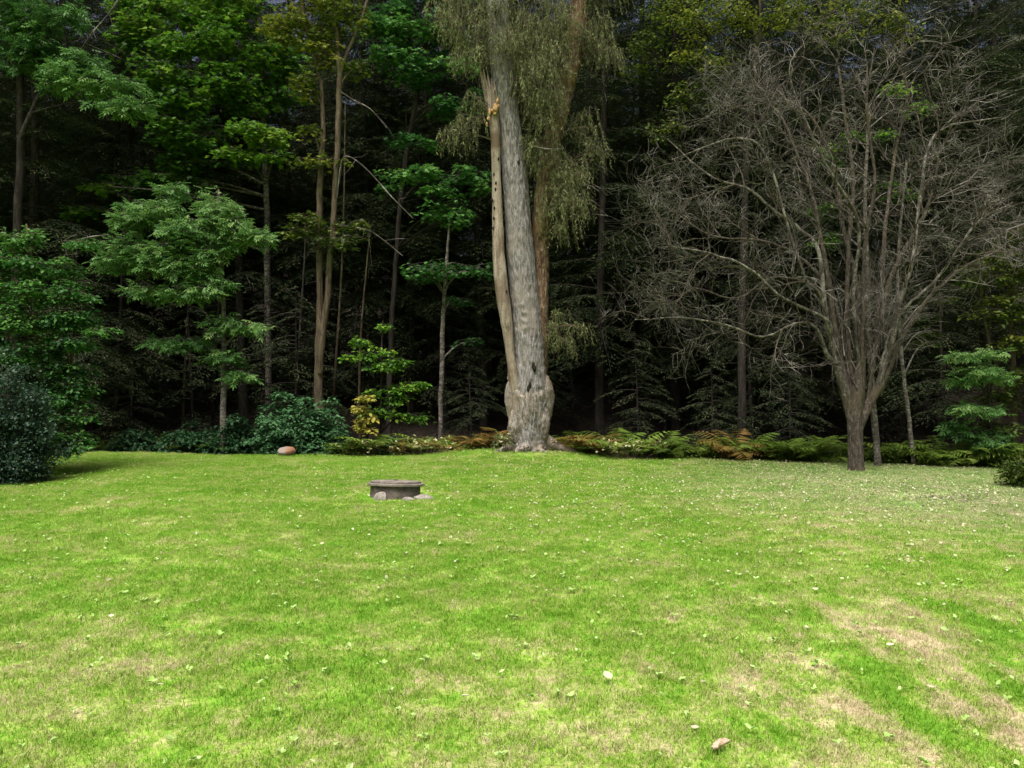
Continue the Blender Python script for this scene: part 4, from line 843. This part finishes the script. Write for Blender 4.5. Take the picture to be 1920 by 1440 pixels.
mb = MB(); lathe(mb, [(0, -.1), (.345, -.1), (.345, 0), (.343, .17), (.33, .175), (0, .175)]); mb.build('riser', CONC_D, t, smooth=False)
mb = MB(); lathe(mb, [(0, .172), (.382, .172), (.39, .178), (.39, .206), (.382, .213), (.36, .218), (0, .218)], wob=.004); mb.build('rim', CONC, t, smooth=False)
mb = MB(); lathe(mb, [(0, .221), (.348, .221), (.352, .225), (.35, .243), (.335, .25), (.2, .256), (0, .258)], wob=.008); o = mb.build('lid', CONC, t, smooth=False)
mb = MB(); lathe(mb, [(0, .256), (.03, .256), (.035, .27), (.03, .275), (0, .275)], 12); mb.build('lifting_eye', CONC_D, t, smooth=False)
def rock(name, label, x, y, dims, rot, mat, cat='stone', seed=1, z=0):
    import bmesh
    r2 = np.random.default_rng(seed); bm = bmesh.new(); bmesh.ops.create_icosphere(bm, subdivisions=4, radius=1)
    dirs = r2.normal(size=(9, 3)); dirs /= np.linalg.norm(dirs, axis=1)[:, None]; cut = r2.uniform(.62, .95, 9)
    for v in bm.verts:
        c = np.array(v.co); 
        for d_, k_ in zip(dirs, cut):
            q = c @ d_
            if q > k_: c = c - d_ * (q - k_) * .85
        c *= 1 + .03 * math.sin(c[0] * 9 + seed) * math.sin(c[1] * 7) ; v.co = Vector(c * dims)
    me = bpy.data.meshes.new(name); bm.to_mesh(me); bm.free(); me.materials.append(mat); 
    for p_ in me.polygons: p_.use_smooth = True
    o = link(name, me); o.location = (x, y, ground_z(x, y) + z); o.rotation_euler = rot; return tag(o, label, cat)
rock('flat_stone', 'flat grey stone leaning against the left front of the concrete riser', (713 - 960) / F * 10.9, 10.93, np.array([.1, .035, .09]), (R(-25), R(-14), 0), STONE, seed=3, z=.035)
rock('flat_stone', 'low flat grey stone lying at the right end of the concrete riser', (796 - 960) / F * 11.15, 11.1, np.array([.14, .11, .05]), (R(6), R(4), .4), STONE, seed=5, z=.012)
rock('flat_stone', 'low stone in the grass at the foot of the concrete riser', (766 - 960) / F * 10.95, 10.93, np.array([.09, .06, .04]), (0, R(3), .1), STONE, seed=6, z=.012)
# the pale and orange rounded object below the round bush, unidentified, shaped as a stone
m, nt, N, L = nodes('pale_orange_surface'); tc = N('ShaderNodeTexCoord'); sx = N('ShaderNodeSeparateXYZ'); L(tc.outputs['Object'], sx.inputs[0]); n1 = N('ShaderNodeTexNoise'); n1.inputs['Scale'].default_value = 8; L(tc.outputs['Object'], n1.inputs[0])
ma = N('ShaderNodeMath'); ma.operation = 'MULTIPLY_ADD'; ma.inputs[1].default_value = .35; L(n1.outputs[0], ma.inputs[0]); L(sx.outputs[0], ma.inputs[2]); r = rampnode(N, [(.08, (.2, .17, .15)), (.24, (.2, .1, .05)), (.36, (.14, .06, .03))]); L(ma.outputs[0], r.inputs[0])
b = N('ShaderNodeBsdfPrincipled'); b.inputs['Roughness'].default_value = .8; L(r.outputs[0], b.inputs['Base Color']); o = N('ShaderNodeOutputMaterial'); L(b.outputs[0], o.inputs[0])
rock('rounded_object', 'small unidentified rounded object shaped as a stone, whitish on the left and orange on the right, below the round bush', (538 - 960) / F * 18, 18.0, np.array([.21, .16, .12]), (0, 0, 0), m, seed=9, z=.1)

# larger fallen leaves one can point at, and a piece of rotten wood in the foreground
leaves = [(1146, 1291, .07, 'large cream fallen leaf in the centre foreground grass', .8), (1476, 1243, .06, 'yellowish fallen leaf in the foreground near the worn streaks', .55), (1527, 1115, .07, 'pale elongated fallen leaf above the worn streaks on the right', .95), (1303, 1156, .05, 'curled whitish fallen leaf on the right middle lawn', 1),
          (864, 1324, .045, 'small white fallen leaf in the centre foreground', .95), (1662, 1231, .05, 'bright whitish fallen leaf on the worn streaks at the right', 1), (603, 1026, .06, 'pinkish white fallen leaf left of centre on the lawn', .7), (208, 1165, .05, 'small white leaf on the left side of the lawn', 1),
          (1302, 1387, .055, 'curled pale leaf just left of the rotten wood piece', .8), (1515, 1196, .04, 'faint greyish leaf between the worn streaks', .75), (1737, 1310, .045, 'greyish leaf in the lower right of the lawn', .7), (1000, 942, .08, 'pale leaf on the lawn just in front of the willow', .95)]
for px, py, s_, lab, tone in leaves:
    Y_ = EYE * F / (py - 720); x = (px - 960) / F * Y_; mb = MB()
    u = np.linspace(0, 1, 7); wd = .34 * np.sin(np.pi * u ** .8) ** .8; v = []
    for a_, w_ in zip(u, wd): v += [(-w_, a_, .16 * w_ + .12 * a_ ** 2), (0, a_, .1 * a_ ** 2 - .03), (w_, a_, .3 * w_ + .12 * a_ ** 2)]
    f = []
    for k in range(6): f += [(3 * k, 3 * k + 1, 3 * k + 4, 3 * k + 3), (3 * k + 1, 3 * k + 2, 3 * k + 5, 3 * k + 4)]
    mb.add(np.array(v) * s_, f, tone); o = mb.build('fallen_leaf', L_FALLEN); o.location = (x, Y_, ground_z(x, Y_) + .038); o.rotation_euler = (rng.normal(0, .2), rng.normal(0, .2), rng.uniform(0, 6.28)); tag(o, lab, 'leaf')
Y_ = 3.44; x = (1352 - 960) / F * Y_; t = thing('rotten_branch_piece', 'short piece of pale rotten wood lying in the foreground grass', 'wood', (x, Y_, ground_z(x, Y_) + .04), R(38)); mb = MB()
c = np.array([[-.06, 0, 0], [-.04, 0, .004], [0, .003, .006], [.035, 0, .004], [.055, -.004, .002]]); tube(mb, c, [.006, .013, .014, .011, .004], 9, disp=lambda s, a: 1 + .22 * np.sin(3 * a + 6 * s) + .1 * np.sin(7 * a), cap=True)
mb.build('wood', stone_mat('rotten_pale_wood', (.28, .17, .1), (.62, .52, .38), 60), t)
mb = MB(); mb.add([(-.05, .008, .006), (.02, .016, .008), (.03, .03, .0), (-.045, .026, -.002)], [(0, 1, 2, 3)]); mb.build('bark', BK_BROWN, t)

# say in which stretch of the wood each of the repeated plants stands
for o in list(C.objects):
    g_ = o.get('group')
    if o.parent or not g_ or g_ == 'rusty ferns beside the willow': continue
    if not ('deep in' in g_ or 'undergrowth' in g_ or 'thin young' in g_ or 'green ferns' in g_): continue
    px = 960 + o.location.x / o.location.y * F
    side = 'left of the forked tree' if px < 590 else 'between the forked tree and the willow' if px < 960 else 'between the willow and the bare tree' if px < 1600 else 'right of the bare tree trunk'
    lab = {'d': 'tall dark hemlock tree deep in the woods, ', 'u': 'small dark hemlock in the undergrowth, ', 't': 'thin bare young trunk in the dark wood, ', 'f': 'green fern on the bank at the lawn edge, '}
    k = 'd' if 'deep in' in g_ else 'u' if 'undergrowth' in g_ else 't' if 'thin young' in g_ else 'f'
    o['label'] = lab[k] + side; o['group'] = g_ + ', ' + side
